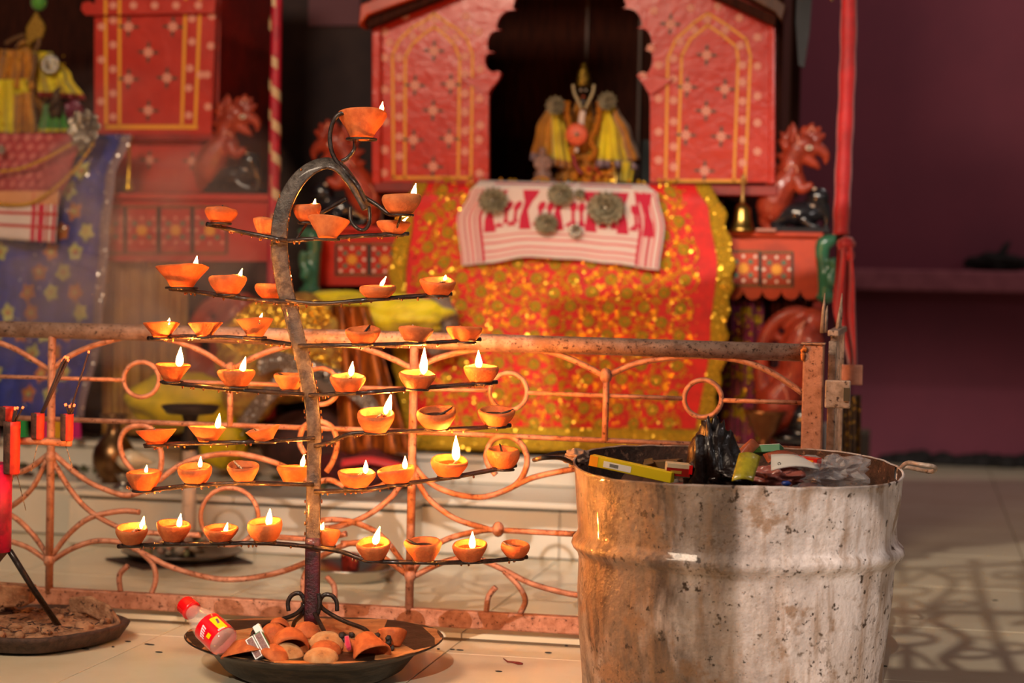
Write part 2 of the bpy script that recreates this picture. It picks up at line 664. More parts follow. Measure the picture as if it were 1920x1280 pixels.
# ================================================================== the setting
ZI = .015          # level of the inner court
mb = MB()
mb.bx(-6, 5, -5, 8.6, -.08, -.011)
floor = mb.build('floor', grout, kind='structure', org=V((0, 0, 0)))
tile_mesh = {}


def tile(u0, u1, v0, v1, z, parent, name='tile'):
    key = (round(u1 - u0, 3), round(v1 - v0, 3))
    if key not in tile_mesh:
        b = MB()
        sx, sy, g, c = (u1 - u0) / 2, (v1 - v0) / 2, .0012, .001
        lo = [V((x * (sx - g), y * (sy - g), -.011)) for x, y in ((-1, -1), (1, -1), (1, 1), (-1, 1))]
        md = [V((x * (sx - g), y * (sy - g), -c)) for x, y in ((-1, -1), (1, -1), (1, 1), (-1, 1))]
        hi = [V((x * (sx - g - c), y * (sy - g - c), 0)) for x, y in ((-1, -1), (1, -1), (1, 1), (-1, 1))]
        b.v = lo + md + hi
        for k in range(4):
            j = (k + 1) % 4
            b.face((k, j, 4 + j, 4 + k))
            b.face((4 + k, 4 + j, 8 + j, 8 + k))
        b.face((8, 9, 10, 11))
        me = bpy.data.meshes.new('tile')
        me.from_pydata(b.v, [], b.f)
        me.materials.append(marble)
        tile_mesh[key] = me
    o = bpy.data.objects.new(name, tile_mesh[key])
    o.parent = parent
    o.location = V(((u0 + u1) / 2, (v0 + v1) / 2, z)) - ORG[parent.name]
    COL.objects.link(o)
    return o


UE = -.16          # right end of the raised court
for i in range(-4, 4):
    u0 = -.9 + .6 * i
    for k in range(-2, 8):
        v0 = 3.72 + .6 * k
        if k < 0:
            tile(u0, u0 + .6, v0, v0 + .6, 0, floor)
        elif k == 0:
            if u0 < -.31:
                tile(u0, u0 + .6, v0, 3.855, 0, floor)
            else:
                a = max(u0, UE)
                if u0 < UE:
                    tile(u0, UE, v0, 3.855, 0, floor)
                tile(a, u0 + .6, v0, v0 + .6, 0, floor)
        elif u0 + .6 > UE:
            tile(max(u0, UE), u0 + .6, v0, v0 + .6, 0, floor)

mb = MB()
mb.bx(-6, UE, 3.862, 5.4, -.011, ZI - .012, 0)
court = mb.build('floor_court', grout, kind='structure', org=V((0, 0, 0)))
for i in range(-4, 2):
    u0 = -.9 + .6 * i
    u1 = min(u0 + .6, UE)
    if u1 - u0 < .01:
        continue
    for v0, v1 in ((3.86, 4.32), (4.32, 4.96)):
        tile(u0, u1, v0, v1, ZI, court)


def slab_face(u0, u1, v, z0, z1, parent, w_=.6, u_start=-.9):
    "marble facing slabs on a riser, each its own piece"
    cuts = sorted({u0, u1} | {u_start + w_ * k for k in range(-8, 8) if u0 + .05 < u_start + w_ * k < u1 - .05})
    for a, b in zip(cuts, cuts[1:]):
        m_ = MB()
        m_.bx(a + .0012, b - .0012, v - .012, v, z0 + .002, z1 - .002)
        m_.build('slab', marble_w, parent, mods=[bevel(.0015, 1)])


# lower plinth, its projecting block, the upper step
mb = MB()
mb.bx(-6, UE, 4.972, 7.2, ZI, .146)
pl = mb.build('plinth', dark_seam, kind='structure', org=V((0, 0, 0)))
slab_face(-4.2, UE, 4.972, ZI, .140, pl)
bu0, bu1 = P(128, 970, 4.80).x, P(763, 990, 4.80).x
mb = MB()
mb.bx(bu0 + .012, bu1 - .012, 4.812, 4.98, ZI, .146)
blk = mb.build('plinth_block', dark_seam, kind='structure', org=V((0, 0, 0)))
slab_face(bu0, bu1, 4.812, ZI, .140, blk, u_start=P(478, 1000, 4.8).x - .6)
mb = MB()
mb.bx(bu1 - .012, bu1, 4.802, 4.96, ZI + .002, .138)
mb.build('slab', marble_w, blk)
mb = MB()
mb.bx(bu0, bu0 + .012, 4.802, 4.96, ZI + .002, .138)
mb.build('slab', marble_w, blk)
# tread slabs
for u0, u1, v0, v1, z, par in ((bu0 - .01, bu1 + .01, 4.79, 4.962, .162, blk),):
    for a, b in ((u0, (u0 + u1) / 2), ((u0 + u1) / 2, u1)):
        m_ = MB()
        m_.bx(a, b - .002, v0, v1, z - .016, z)
        m_.build('tread_slab', marble_w, par, mods=[bevel(.003, 2)])
for k in range(-5, 1):
    a, b = -.9 + .6 * k + .24, -.9 + .6 * (k + 1) + .24
    b = min(b, UE + .005)
    if b <= a:
        continue
    m_ = MB()
    m_.bx(a + .001, b - .001, 4.95, 5.36, .146, .162)
    m_.build('tread_slab', marble_w, pl, mods=[bevel(.003, 2)])
mb = MB()
mb.bx(-6, UE, 5.362, 7.2, .146, .222)
st = mb.build('plinth_step', dark_seam, kind='structure', org=V((0, 0, 0)))
slab_face(-4.2, UE, 5.362, .162, .222, st)
for k in range(-5, 1):
    a, b = -.9 + .6 * k + .1, min(-.9 + .6 * (k + 1) + .1, UE + .005)
    if b <= a:
        continue
    m_ = MB()
    m_.bx(a + .001, b - .001, 5.34, 7.2, .224, .24)
    m_.build('tread_slab', marble_w, st, mods=[bevel(.003, 2)])

# back wall and its ledge
mb = MB()
mb.bx(-6, 5, 8.43, 8.6, -.011, 4.2)
wall = mb.build('wall_back', maroon, kind='structure')
mb = MB()
zl0, zl1 = P(1760, 546, 8.18).z, P(1760, 506, 8.18).z
mb.bx(-1.2, 3.2, 8.18, 8.43, zl0, zl1)
mb.build('trim_1', maroon_lt, kind='structure', mods=[bevel(.01, 2)])
mb = MB()
mb.bx(-6.1, -6, -5, 8.6, -.011, 4.2)
mb.build('wall_left', maroon, kind='structure')
# low dark rubbish ridge along the foot of the wall
mb = MB()
for k in range(40):
    a = P(1665 + k * 8, 862, 8.2).x
    mb.ell((a, 8.36 + random.uniform(-.05, .02), .015), (.05, .04, random.uniform(.02, .05)), 0, 8, 5)
mb.build('debris_ridge', black_m, label='dark swept debris lying along the foot of the maroon wall', cat='debris', kind='stuff')

# blocking wall and iron grille added out of frame, shaping light on floor and drum
LK = cam2room(-1.47, -8.0, 6.0)
o_ = bpy.data.objects['street_lamp_light']
o_.location = LK
o_.rotation_euler = (cam2room(.80, 4.2, .1) - LK).to_track_quat('-Z', 'Y').to_euler()
VP = cam2room(0, -.5, 0)
VN = cam2room(0, 1, 0).normalized()


def K(px, py):
    g = G(px, py, 0)
    d = g - LK
    return LK + d * ((VP - LK).dot(VN) / d.dot(VN))


th = VN * -.03
mb = MB()
for poly in ([(1960, 900), (1100, 900), (1100, 1062), (1687, 1062), (1687, 1045), (1735, 1042), (1738, 1032), (1770, 1028), (1772, 1022), (1850, 1018), (1960, 1006)],
             [(1656, 1250), (1960, 1260), (1960, 1700), (1690, 1700)],
             [(1100, 1062), (1656, 1062), (1656, 1190), (1100, 1190)], [(1646, 1190), (1656, 1190), (1656, 1252), (1650, 1252)], [(1100, 1190), (1405, 1190), (1355, 1500), (1100, 1500)], [(1100, 1500), (1700, 1500), (1700, 1700), (1100, 1700)],
             [(1960, 900), (2500, 900), (2500, 1700), (1960, 1700)]):
    mb.prism([K(*p) for p in poly], th)
mb.build('shadow_wall', maroon, kind='structure')
grille_t = thing('shadow_grille_1', K(1800, 1150), None, None, kind='structure')  # unseen grille, bars projected back from their shadow on the floor
for pts, r in (([(1590, 1147), (1760, 1147), (1965, 1150)], .009), ([(1600, 1069), (1760, 1064), (1965, 1053)], .008),
               ([(1826, 1050), (1846, 1140), (1900, 1266)], .010), ([(1920, 1050), (1930, 1140), (1960, 1266)], .007),
               ([(1691, 1064), (1694, 1098)], .007), ([(1692, 1118), (1692, 1147)], .007), ([(1694, 1150), (1698, 1188)], .008),
               ([(1700, 1209), (1702, 1252)], .009),
               ([(1640, 1076), (1690, 1094), (1745, 1068)], .005), ([(1640, 1140), (1692, 1120), (1745, 1142)], .005),
               ([(1640, 1158), (1696, 1182), (1750, 1152)], .005), ([(1640, 1246), (1700, 1218), (1755, 1250)], .005),
               ([(1745, 1070), (1788, 1090), (1772, 1115), (1750, 1132), (1765, 1149)], .008),
               ([(1765, 1149), (1752, 1165), (1800, 1188), (1812, 1205), (1772, 1234), (1795, 1254)], .010),
               ([(1770, 1115), (1800, 1109), (1830, 1112)], .004), ([(1800, 1200), (1830, 1195), (1870, 1200)], .004),
               ([(1850, 1100), (1890, 1098), (1920, 1100)], .004), ([(1900, 1172), (1925, 1165), (1960, 1172)], .006)):
    mb = MB()
    mb.tube([K(p.x, p.y) for p in cr([(a, b, 0) for a, b in pts], 6)], r, 6)
    mb.build('bar', tin_g, grille_t)
for cx, cy, rx, ry in ((1695, 1108, 46, 9), (1697, 1198, 56, 11), (1800, 1078, 34, 6), (1795, 1132, 36, 5), (1820, 1225, 46, 8), (1890, 1078, 26, 6), (1900, 1215, 30, 9)):
    mb = MB()
    mb.tube([K(cx + rx * math.cos(a * PI / 12), cy + ry * math.sin(a * PI / 12)) for a in range(24)], .006, 6, closed=True)
    mb.build('ring', tin_g, grille_t)

# ================================================================== railing of the court
RV = 3.86
rail = thing('railing', P(800, 1150, RV), 'low pink painted iron railing with scrollwork in front of the marble court', 'railing')


def R2(pts, n=6, v=RV):
    return [P(p.x, p.y, v) for p in cr([(a, b, 0) for a, b in pts], n)]


mb = MB()
mb.tube([P(-60, 615, RV), P(700, 635, RV), P(1507, 661, RV)], .0175, 16)
mb.build('top_rail', rail_top_m, rail, mods=[])
mb = MB()
a, b = P(-60, 1108, RV), P(1508, 1196, RV)
mb.box((a + b) / 2, ((b - a).length, .022, .036), 0, Matrix.Rotation(math.atan2(b.y - a.y, b.x - a.x), 3, 'Z') @ Matrix.Rotation(-math.atan2(b.z - a.z, (b - a).xy.length), 3, 'Y'))
mb.build('bottom_rail', railm, rail, mods=[bevel(.003)])
for pts, nm, r in (([(-60, 704), (233, 712)], 'rod', .0045), ([(297, 714), (565, 722)], 'rod', .0045), ([(638, 726), (919, 732)], 'rod', .0045), ([(988, 736), (1283, 747)], 'rod', .0045),
                   ([(1353, 750), (1507, 755)], 'rod', .0045),
                   ([(-60, 780), (700, 806), (1507, 842)], 'rod', .0055),
                   ([(98, 615), (92, 1112)], 'upright', .009), ([(777, 640), (767, 1150)], 'upright', .009),
                   ([(432, 690), (431, 798)], 'upright', .0065), ([(1137, 702), (1134, 826)], 'upright', .0065)):
    mb = MB()
    mb.tube([P(x, y, RV - (.004 if nm == 'upright' else 0)) for x, y in pts], r, 8)
    mb.build(nm, railm, rail)
for cx, cy, r in ((265, 711, 33), (601, 724, 34), (953, 734, 35), (1318, 747, 35), (430, 968, 54)):
    mb = MB()
    n = 36
    mb.tube([P(cx + r * math.cos(2 * PI * k / n), cy + r * 1.0 * math.sin(2 * PI * k / n), RV) for k in range(n)], .0052, 8, closed=True)
    mb.build('ring', railm, rail)
SC = [
    # pointed arches under the top rail
    [(-60, 628), (20, 650), (97, 696)], [(97, 692), (140, 662), (200, 640), (265, 628), (330, 640), (385, 662), (432, 694)],
    [(432, 694), (480, 668), (540, 648), (600, 640), (665, 648), (725, 668), (776, 692)],
    [(776, 692), (830, 668), (900, 655), (960, 655), (1030, 660), (1090, 682), (1136, 706)],
    [(1136, 706), (1190, 682), (1260, 670), (1318, 667), (1390, 676), (1450, 700), (1507, 738)],
    # upper fans, bay left of the first upright
    [(90, 852), (50, 880), (0, 895), (-40, 905)], [(88, 862), (60, 915), (20, 950), (-30, 975)],
    # left bay
    [(100, 850), (140, 885), (180, 910), (240, 928), (290, 905), (302, 870), (300, 840), (285, 805), (262, 797), (236, 805), (225, 830), (232, 860), (252, 885)],
    [(98, 862), (130, 915), (165, 955), (215, 985), (260, 997), (376, 1003)],
    [(296, 902), (350, 865), (430, 850), (500, 862), (560, 888), (590, 912)],
    [(572, 850), (562, 830), (570, 800), (596, 790), (622, 800), (632, 830), (625, 862), (612, 884)],
    [(483, 1004), (590, 1010), (650, 1000)],
    [(768, 880), (735, 930), (690, 965), (640, 985), (590, 992)], [(762, 872), (725, 905), (690, 918), (655, 915), (620, 900), (590, 905)],
    # right bay
    [(776, 872), (800, 900), (840, 922), (900, 932), (950, 918), (975, 900), (988, 870), (984, 842), (968, 824), (948, 817), (925, 824), (912, 850), (916, 872), (930, 890)],
    [(776, 882), (800, 930), (850, 970), (910, 990), (930, 993), (1080, 1001)],
    [(962, 912), (1000, 895), (1060, 882), (1130, 872), (1200, 880), (1290, 910)],
    # lower fans
    [(92, 1045), (60, 1000), (20, 965), (-30, 950)], [(90, 1052), (50, 1025), (0, 1010), (-30, 1005)],
    [(95, 1045), (130, 1000), (170, 970), (225, 958), (262, 960)], [(96, 1052), (135, 1028), (180, 1014), (228, 1016)],
    [(225, 1014), (275, 1040), (330, 1066), (420, 1086), (510, 1076), (580, 1052), (650, 1020), (690, 1018)],
    [(252, 1026), (285, 1055), (292, 1085), (284, 1112)], [(240, 1060), (224, 1078), (226, 1108)],
    [(590, 1056), (570, 1080), (569, 1120)], [(612, 1080), (626, 1098), (628, 1125)],
    [(764, 1078), (720, 1045), (690, 1022), (640, 1018)], [(764, 1070), (745, 1040), (710, 1000), (660, 978), (620, 974), (590, 978)],
    [(774, 1072), (800, 1035), (840, 1010), (900, 995), (935, 992)], [(776, 1080), (830, 1054), (870, 1046), (905, 1050)],
    [(905, 1050), (945, 1068), (1000, 1095), (1080, 1115), (1160, 1120), (1280, 1100)],
    [(945, 1070), (972, 1098), (985, 1125), (975, 1150)], [(930, 1100), (916, 1118), (912, 1146)],
]
for pts in SC:
    mb = MB()
    mb.tube(R2(pts), .0062, 8)
    mb.build('scroll', railm, rail)
for x, y in ((95, 856), (92, 1050), (771, 876), (769, 1078), (250, 996), (934, 992), (432, 692), (1136, 704)):
    mb = MB()
    q = P(x, y, RV - .004)
    mb.ell(q, (.013, .012, .016), 0, 10, 6)
    mb.build('weld', railm, rail)

# end post, open gate leaf beyond it with spikes and latch
post = thing('gate_post', P(1525, 1200, 3.84), 'square pitted iron gate post at the end of the railing', 'post')
mb = MB()
a, b = P(1506, 645, 3.83), P(1545, 645, 3.83)
mb.bx(a.x, b.x, 3.83, 3.87, 0.0, a.z)
mb.build('post_tube', railm, post, mods=[bevel(.003)])
mb = MB()
mb.bx(a.x - .004, b.x + .002, 3.826, 3.874, a.z, a.z + .003)
mb.build('cap', rail_top_m, post)
mb = MB()
q = P(1508, 663, 3.83)
for k in range(9):
    mb.ell(q + V((random.uniform(-.004, .004), -.002, random.uniform(-.012, .012))), (.004, .004, .005), 0, 8, 5)
mb.build('weld_bead', M('rusty_weld', 'b86a30', .5, .4, bump=.6), post)
mb = MB()
c0, c1 = P(1547, 712, 3.80), P(1594, 766, 3.80)
mb.bx(c0.x, c1.x, 3.80, 3.812, c1.z, c0.z, 0)
mb.build('latch_plate', gate_m, post, mods=[bevel(.003)])
mb = MB()
c0, c1 = P(1582, 727, 3.797), P(1593, 752, 3.797)
mb.bx(c0.x, c1.x, 3.795, 3.801, c1.z, c0.z, 0)
mb.build('latch_slot', dark_seam, post)
gx = b.x + .006
leaf = thing('gate_leaf', V((gx + .01, 4.0, 0)), 'grey iron gate leaf swung open behind the post with spikes on top', 'gate')
zt = P(1560, 628, 3.98).z
for v_, w_, z1 in ((3.90, .022, zt - .01), (3.98, .020, zt), (4.07, .024, zt), (4.17, .020, zt), (4.29, .030, zt)):
    mb = MB()
    mb.bx(gx, gx + .016, v_, v_ + w_, .03, z1)
    mb.build('upright', gate_m, leaf, mods=[bevel(.002)])
for z_ in (zt, .06, .3):
    mb = MB()
    mb.bx(gx - .002, gx + .02, 3.885, 4.325, z_, z_ + .012)
    mb.build('cross_bar', gate_m, leaf, mods=[bevel(.002)])
for v_, px in ((3.93, 1541), (3.965, 1546), (4.06, 1570), (4.10, 1573)):
    mb = MB()
    h = .085 if v_ in (3.93, 4.10) else .06
    q = P(px, 640, v_)
    mb.tube([V((q.x, v_, zt + .005)), V((q.x + .002, v_, zt + h * .6)), V((q.x + .004, v_, zt + h))], [.005, .004, .0008], 6)
    mb.build('spike', gate_m, leaf)
mb = MB()
c0, c1 = P(1578, 683, 4.22), P(1617, 722, 4.22)
mb.bx(c0.x, c1.x, 4.22, 4.226, c1.z, c0.z, 0)
mb.build('hinge_plate', M('pink_primer', 'c48a76', .5, col2='a8705c', scale=40), leaf, mods=[bevel(.002)])


# ================================================================== oil lamp stand
D0 = 3.6
stand = thing('oil_lamp_stand', C(585, 1180, D0), 'tall blackened iron lamp stand with swan-neck top and seven tiers of rods', 'lamp stand')
right = (ROT @ V((1, 0, 0)))
upv = (ROT @ V((0, 1, 0)))
fwd = (ROT @ V((0, 0, -1)))


def Cs(pts, n=6, D=D0):
    "smoothed traced curve; each point may carry its own depth offset as a third number"
    q = [C(p[0], p[1], D + (p[2] if len(p) > 2 else 0)) for p in pts]
    return cr(q, n)


sp = [(584, 1168), (586, 1080), (587, 1000), (588, 900), (589, 820), (585, 760), (575, 705), (562, 650), (547, 590), (533, 535), (525, 480),
      (524, 430), (533, 385), (553, 345), (580, 318), (610, 306), (635, 313), (655, 335), (672, 362), (688, 392)]
spd = Cs([(x, y, 0) for x, y in sp], 5)
wd = []
for k in range(len(spd)):
    t = k / (len(spd) - 1)
    wd.append(pw(t, (0, .0275), (.25, .026), (.45, .03), (.55, .031), (.62, .030), (.72, .030), (.85, .030), (1, .034)))
mb = MB()


def side(k, t):
    f = k / (len(spd) - 1)
    s = t.cross(fwd)
    tw = pw(f, (0, 0), (.60, 0), (.78, .5), (1, .75))       # the bar turns its flat face down over the top
    return s * (1 - tw) + fwd * tw


mb.ribbon(spd, side, wd, .0085, 0)
mb.build('spine', strip_m, stand)
mb = MB()
lowp = Cs([(584, 1170, -.0008), (586, 1080, -.0008), (587, 1008, -.0008)], 4)
mb.ribbon(lowp, lambda k, t: t.cross(fwd), .0285, .0100, 0)
mb.build('stained_foot_sleeve', strip_low, stand)
for nm, pts, r, dd in (
        ('loop', [(668, 262, .03), (672, 250, .02), (664, 228), (645, 212), (628, 222), (619, 250), (621, 280), (633, 306), (646, 318), (668, 345, -.02), (686, 378, -.02)], .0042, 0),
        ('loop', [(665, 262, .02), (664, 280), (652, 296), (640, 302)], .0038, 0),
        ('loop', [(657, 388, 0), (658, 412, -.01), (670, 428, -.02), (684, 430, -.02), (693, 415, -.01), (692, 388, 0)], .0036, 0),
        ('arm', [(650, 372, 0), (625, 386, .01), (602, 400, .02)], .0038, 0),
        ('arm', [(684, 370, 0), (708, 385, -.01), (728, 400, -.02), (745, 402, -.03)], .0042, 0)):
    mb = MB()
    mb.tube(Cs(pts), r, 8)
    mb.build(nm, iron, stand)
TR = [  # tier rods, bowed towards the viewer
    [(388, 420, .03), (450, 434, 0), (515, 447, -.02), (540, 451, -.012)], [(536, 451, -.012), (600, 447, -.03), (680, 442, -.02), (766, 438, .02)],
    [(318, 541, .04), (360, 546, .02), (430, 556, -.02), (500, 564, -.02), (540, 566, -.012)], [(536, 563, -.012), (600, 569, -.03), (700, 561, -.04), (800, 554, .0), (846, 551, .03)],
    [(278, 634, .05), (350, 631, .0), (450, 634, -.04), (545, 645, -.012)], [(560, 648, -.012), (680, 647, -.05), (800, 643, -.02), (901, 636, .04)],
    [(305, 716, .04), (370, 723, 0), (450, 731, -.04), (570, 739, -.012)], [(580, 741, -.012), (680, 736, -.05), (780, 728, -.03), (932, 716, .05)],
    [(272, 836, .05), (350, 831, 0), (450, 829, -.05), (590, 821, -.012)], [(590, 836, -.012), (620, 829, -.03), (660, 813, -.05), (760, 808, -.05), (880, 803, -.01), (957, 797, .04)],
    [(240, 906, .05), (270, 918, .02), (350, 911, -.02), (450, 906, -.05), (588, 908, -.012)], [(590, 921, -.012), (680, 918, -.05), (760, 906, -.04), (850, 894, 0), (968, 872, .06)],
    [(222, 1024, .06), (300, 1021, 0), (400, 1019, -.04), (500, 1018, -.05), (588, 1025, -.012)],
    [(588, 1026, -.012), (640, 1034, -.04), (690, 1050, -.06), (780, 1054, -.06), (870, 1054, -.02), (935, 1050, .02), (988, 1044, .06)]]
RODS = []
for pts in TR:
    c = Cs(pts, 8)
    RODS.append(c)
    mb = MB()
    mb.tube(c, [.0042 * random.uniform(.92, 1.12) for _ in c], 8)
    mb.build('rod', iron, stand)
mb = MB()
for c in RODS:
    for k in range(12):
        q = c[random.randrange(2, len(c) - 2)]
        mb.ell(q + V((random.uniform(-.008, .008), 0, -.0048)), (.0022, .0022, random.uniform(.002, .0042)), 0, 6, 5)
for k in range(70):
    q = spd[random.randrange(10, len(spd) - 25)]
    sd_ = random.choice((-1, 1)) * .0152
    mb.ell(q + right * sd_ + fwd * random.uniform(-.003, .003), (.0016, .0016, random.uniform(.002, .005)), 0, 6, 5)
mb.build('oil_drips', M('amber_oil_drip', 'b0600c', .1, col2='7a3006', scale=90, trans=.3, coat=.6), stand, kind='stuff')
# feet: two curls and four legs splaying into the pan
for pts in ([(541, 1145, 0), (540, 1128, 0), (548, 1115, 0), (562, 1112, 0), (570, 1124, 0), (569, 1136, 0), (552, 1152, -.02), (515, 1165, -.05), (480, 1180, -.09), (471, 1198, -.11)],
            [(632, 1145, 0), (631, 1128, 0), (622, 1116, 0), (608, 1115, 0), (600, 1126, 0), (603, 1138, 0), (622, 1152, -.02), (650, 1166, -.04), (682, 1178, -.07), (694, 1190, -.09)],
            [(568, 1130, .01), (567, 1150, 0), (552, 1166, .03), (550, 1182, .05)],
            [(590, 1150, -.02), (600, 1168, -.05), (609, 1186, -.09), (612, 1200, -.11)],
            [(597, 1112, -.012), (599, 1132, -.014), (596, 1150, -.012)]):
    mb = MB()
    mb.tube(Cs(pts), .0042, 8)
    mb.build('leg', iron, stand)

# ------------------------------------------------------------------ the clay lamps
FL = []


def drift(p, a, r, amp, seed):
    n = noise.noise(V((math.cos(a) * 1.3 + seed, math.sin(a) * 1.3, p.z * 30 + seed)))
    return V((p.x * (1 + amp * n), p.y * (1 + amp * n), p.z))


def bowl_profile(R, H, kind):
    if kind == 'cone':
        o = [(.42, 0), (.46, .03), (.60, .30), (.80, .62), (.97, .90), (1.0, .96), (.99, 1.0), (.93, .99), (.86, .90), (.66, .55), (.4, .26), (.05, .2)]
    elif kind == 'fat':
        o = [(.50, 0), (.60, .06), (.78, .25), (.94, .52), (1.0, .74), (.97, .92), (.90, 1.0), (.83, .98), (.80, .88), (.72, .55), (.45, .26), (.05, .2)]
    elif kind == 'dome':
        o = [(.02, 0), (.30, .02), (.55, .12), (.80, .36), (.96, .66), (1, .86), (.96, 1), (.85, .95), (.6, .4), (.3, .2), (.02, .18)]
    else:
        o = [(.54, 0), (.60, .05), (.72, .24), (.89, .52), (.985, .76), (1.0, .87), (.97, .96), (.90, 1.0), (.82, .95), (.72, .6), (.45, .26), (.05, .2)]
    return [(r * R, z * H) for r, z in o]


def diya(px, rim, base, wpx, flame, label, cat='oil lamp', group=None, kind='std', D=D0, tilt=0, roll=0, burnt=False, mat=None, seed=None, hold=True, fill=True, name='clay_oil_lamp'):
    """clay lamp whose width, rim and base are read off the photograph; flame = (px, tip_y, height_px, lean_px) or None"""
    global NL
    sd = random.random() * 50 if seed is None else seed
    m2p = D / FPX
    R = wpx / 2 * m2p
    H = max((base - rim), 16) * m2p * 1.04
    bc = C(px, base, D)
    rot = Matrix.Rotation(math.radians(roll), 3, fwd) @ Matrix.Rotation(math.radians(-tilt * 1.25), 3, right)
    t = thing(name, bc, label, cat, group)
    fa = 0.0
    if flame:
        fx = max(-1, min(1, (flame[0] - px) / (wpx / 2)))
        fa = math.acos(max(-.96, min(.96, fx)))           # around the rim; side away from or towards the viewer
        fa = YAW + (fa if random.random() < .45 else -fa)
    else:
        fa = random.uniform(0, 2 * PI)

    def fn(p, a, k):
        q = drift(p, a, R, .10, sd)
        d = math.cos(a - fa)
        if d > .8 and p.z > H * .5:                        # pinched pouring lip
            e = (d - .8) / .2
            q = q * 1.0
            q.x *= 1 + .09 * e
            q.y *= 1 + .09 * e
            q.z += H * .05 * e
        q.z += H * .05 * math.sin(a * 1 + sd) * (p.z / H)
        return q
    mb = MB()
    mb.lathe(bowl_profile(R, H, kind), bc, rot, 28, 0, fn)
    mb.build('bowl', mat or (terra if random.random() < .75 else terra_pale), t)
    if fill:
        mb = MB()
        i0 = mb.add(bc + rot @ V((0, 0, H * .70)))
        ring = [mb.add(bc + rot @ V((R * .76 * math.cos(2 * PI * k / 20), R * .76 * math.sin(2 * PI * k / 20), H * .68))) for k in range(20)]
        for k in range(20):
            mb.face((i0, ring[k], ring[(k + 1) % 20]), 0, True)
        mb.build('oil', soot if burnt else oil, t)
    # wick lying against the lip
    dirv = V((math.cos(fa), math.sin(fa), 0))
    lipp = bc + rot @ (dirv * R * .88 + V((0, 0, H * 1.0)))
    if flame:
        fpx, tip, hpx, lean = flame
        base_f = C(fpx, tip + hpx, D)
        off = (lipp - base_f).dot(fwd)
        base_f = base_f + fwd * max(-R, min(R, off))
        mb = MB()
        mb.tube([bc + rot @ V((0, 0, H * .66)), bc + rot @ (dirv * R * .5 + V((0, 0, H * .8))), base_f - V((0, 0, .004)), base_f + V((0, 0, .003))], [.0022, .0026, .0026, .0018], 6)
        mb.build('wick', cotton, t)
        h = hpx * m2p * 1.05
        mb = MB()
        prof = [(.10, 0), (.62, .07), (.92, .16), (1, .27), (.92, .40), (.72, .56), (.46, .73), (.22, .88), (.03, 1)]
        wr = max(.0032, min(.0075, h * .20))
        lx = lean * m2p

        def ff(p, a, k):
            z = p.z / h
            return p + right * lx * z ** 1.4
        mb.lathe([(r * wr, z * h) for r, z in prof], base_f - V((0, 0, .002)), None, 10, 0, ff)
        mb.build('flame', flame_m, t)
    else:
        mb = MB()
        tipw = bc + rot @ (dirv * R * .95 + V((0, 0, H * 1.08)))
        mb.tube([bc + rot @ V((0, 0, H * .68)), bc + rot @ (dirv * R * .5 + V((0, 0, H * .85))), tipw], [.002, .0024, .0016], 6)
        mb.build('wick', soot if burnt or random.random() < .4 else cotton, t)
    if hold:
        mb = MB()
        rr = R * .60
        mb.tube([bc + V((rr * math.cos(2 * PI * k / 20), rr * math.sin(2 * PI * k / 20), -.002)) for k in range(20)], .0026, 6, closed=True)
        mb.build('holder_ring', iron, stand)
        near = min((q for c in RODS for q in c), key=lambda q: (q - bc).length)
        if (near - bc).length < .09:
            mb = MB()
            dv = (bc - near)
            mb.tube([near, bc - V((0, 0, .003))], .0024, 6)
            mb.build('holder_strut', iron, stand)
    return t


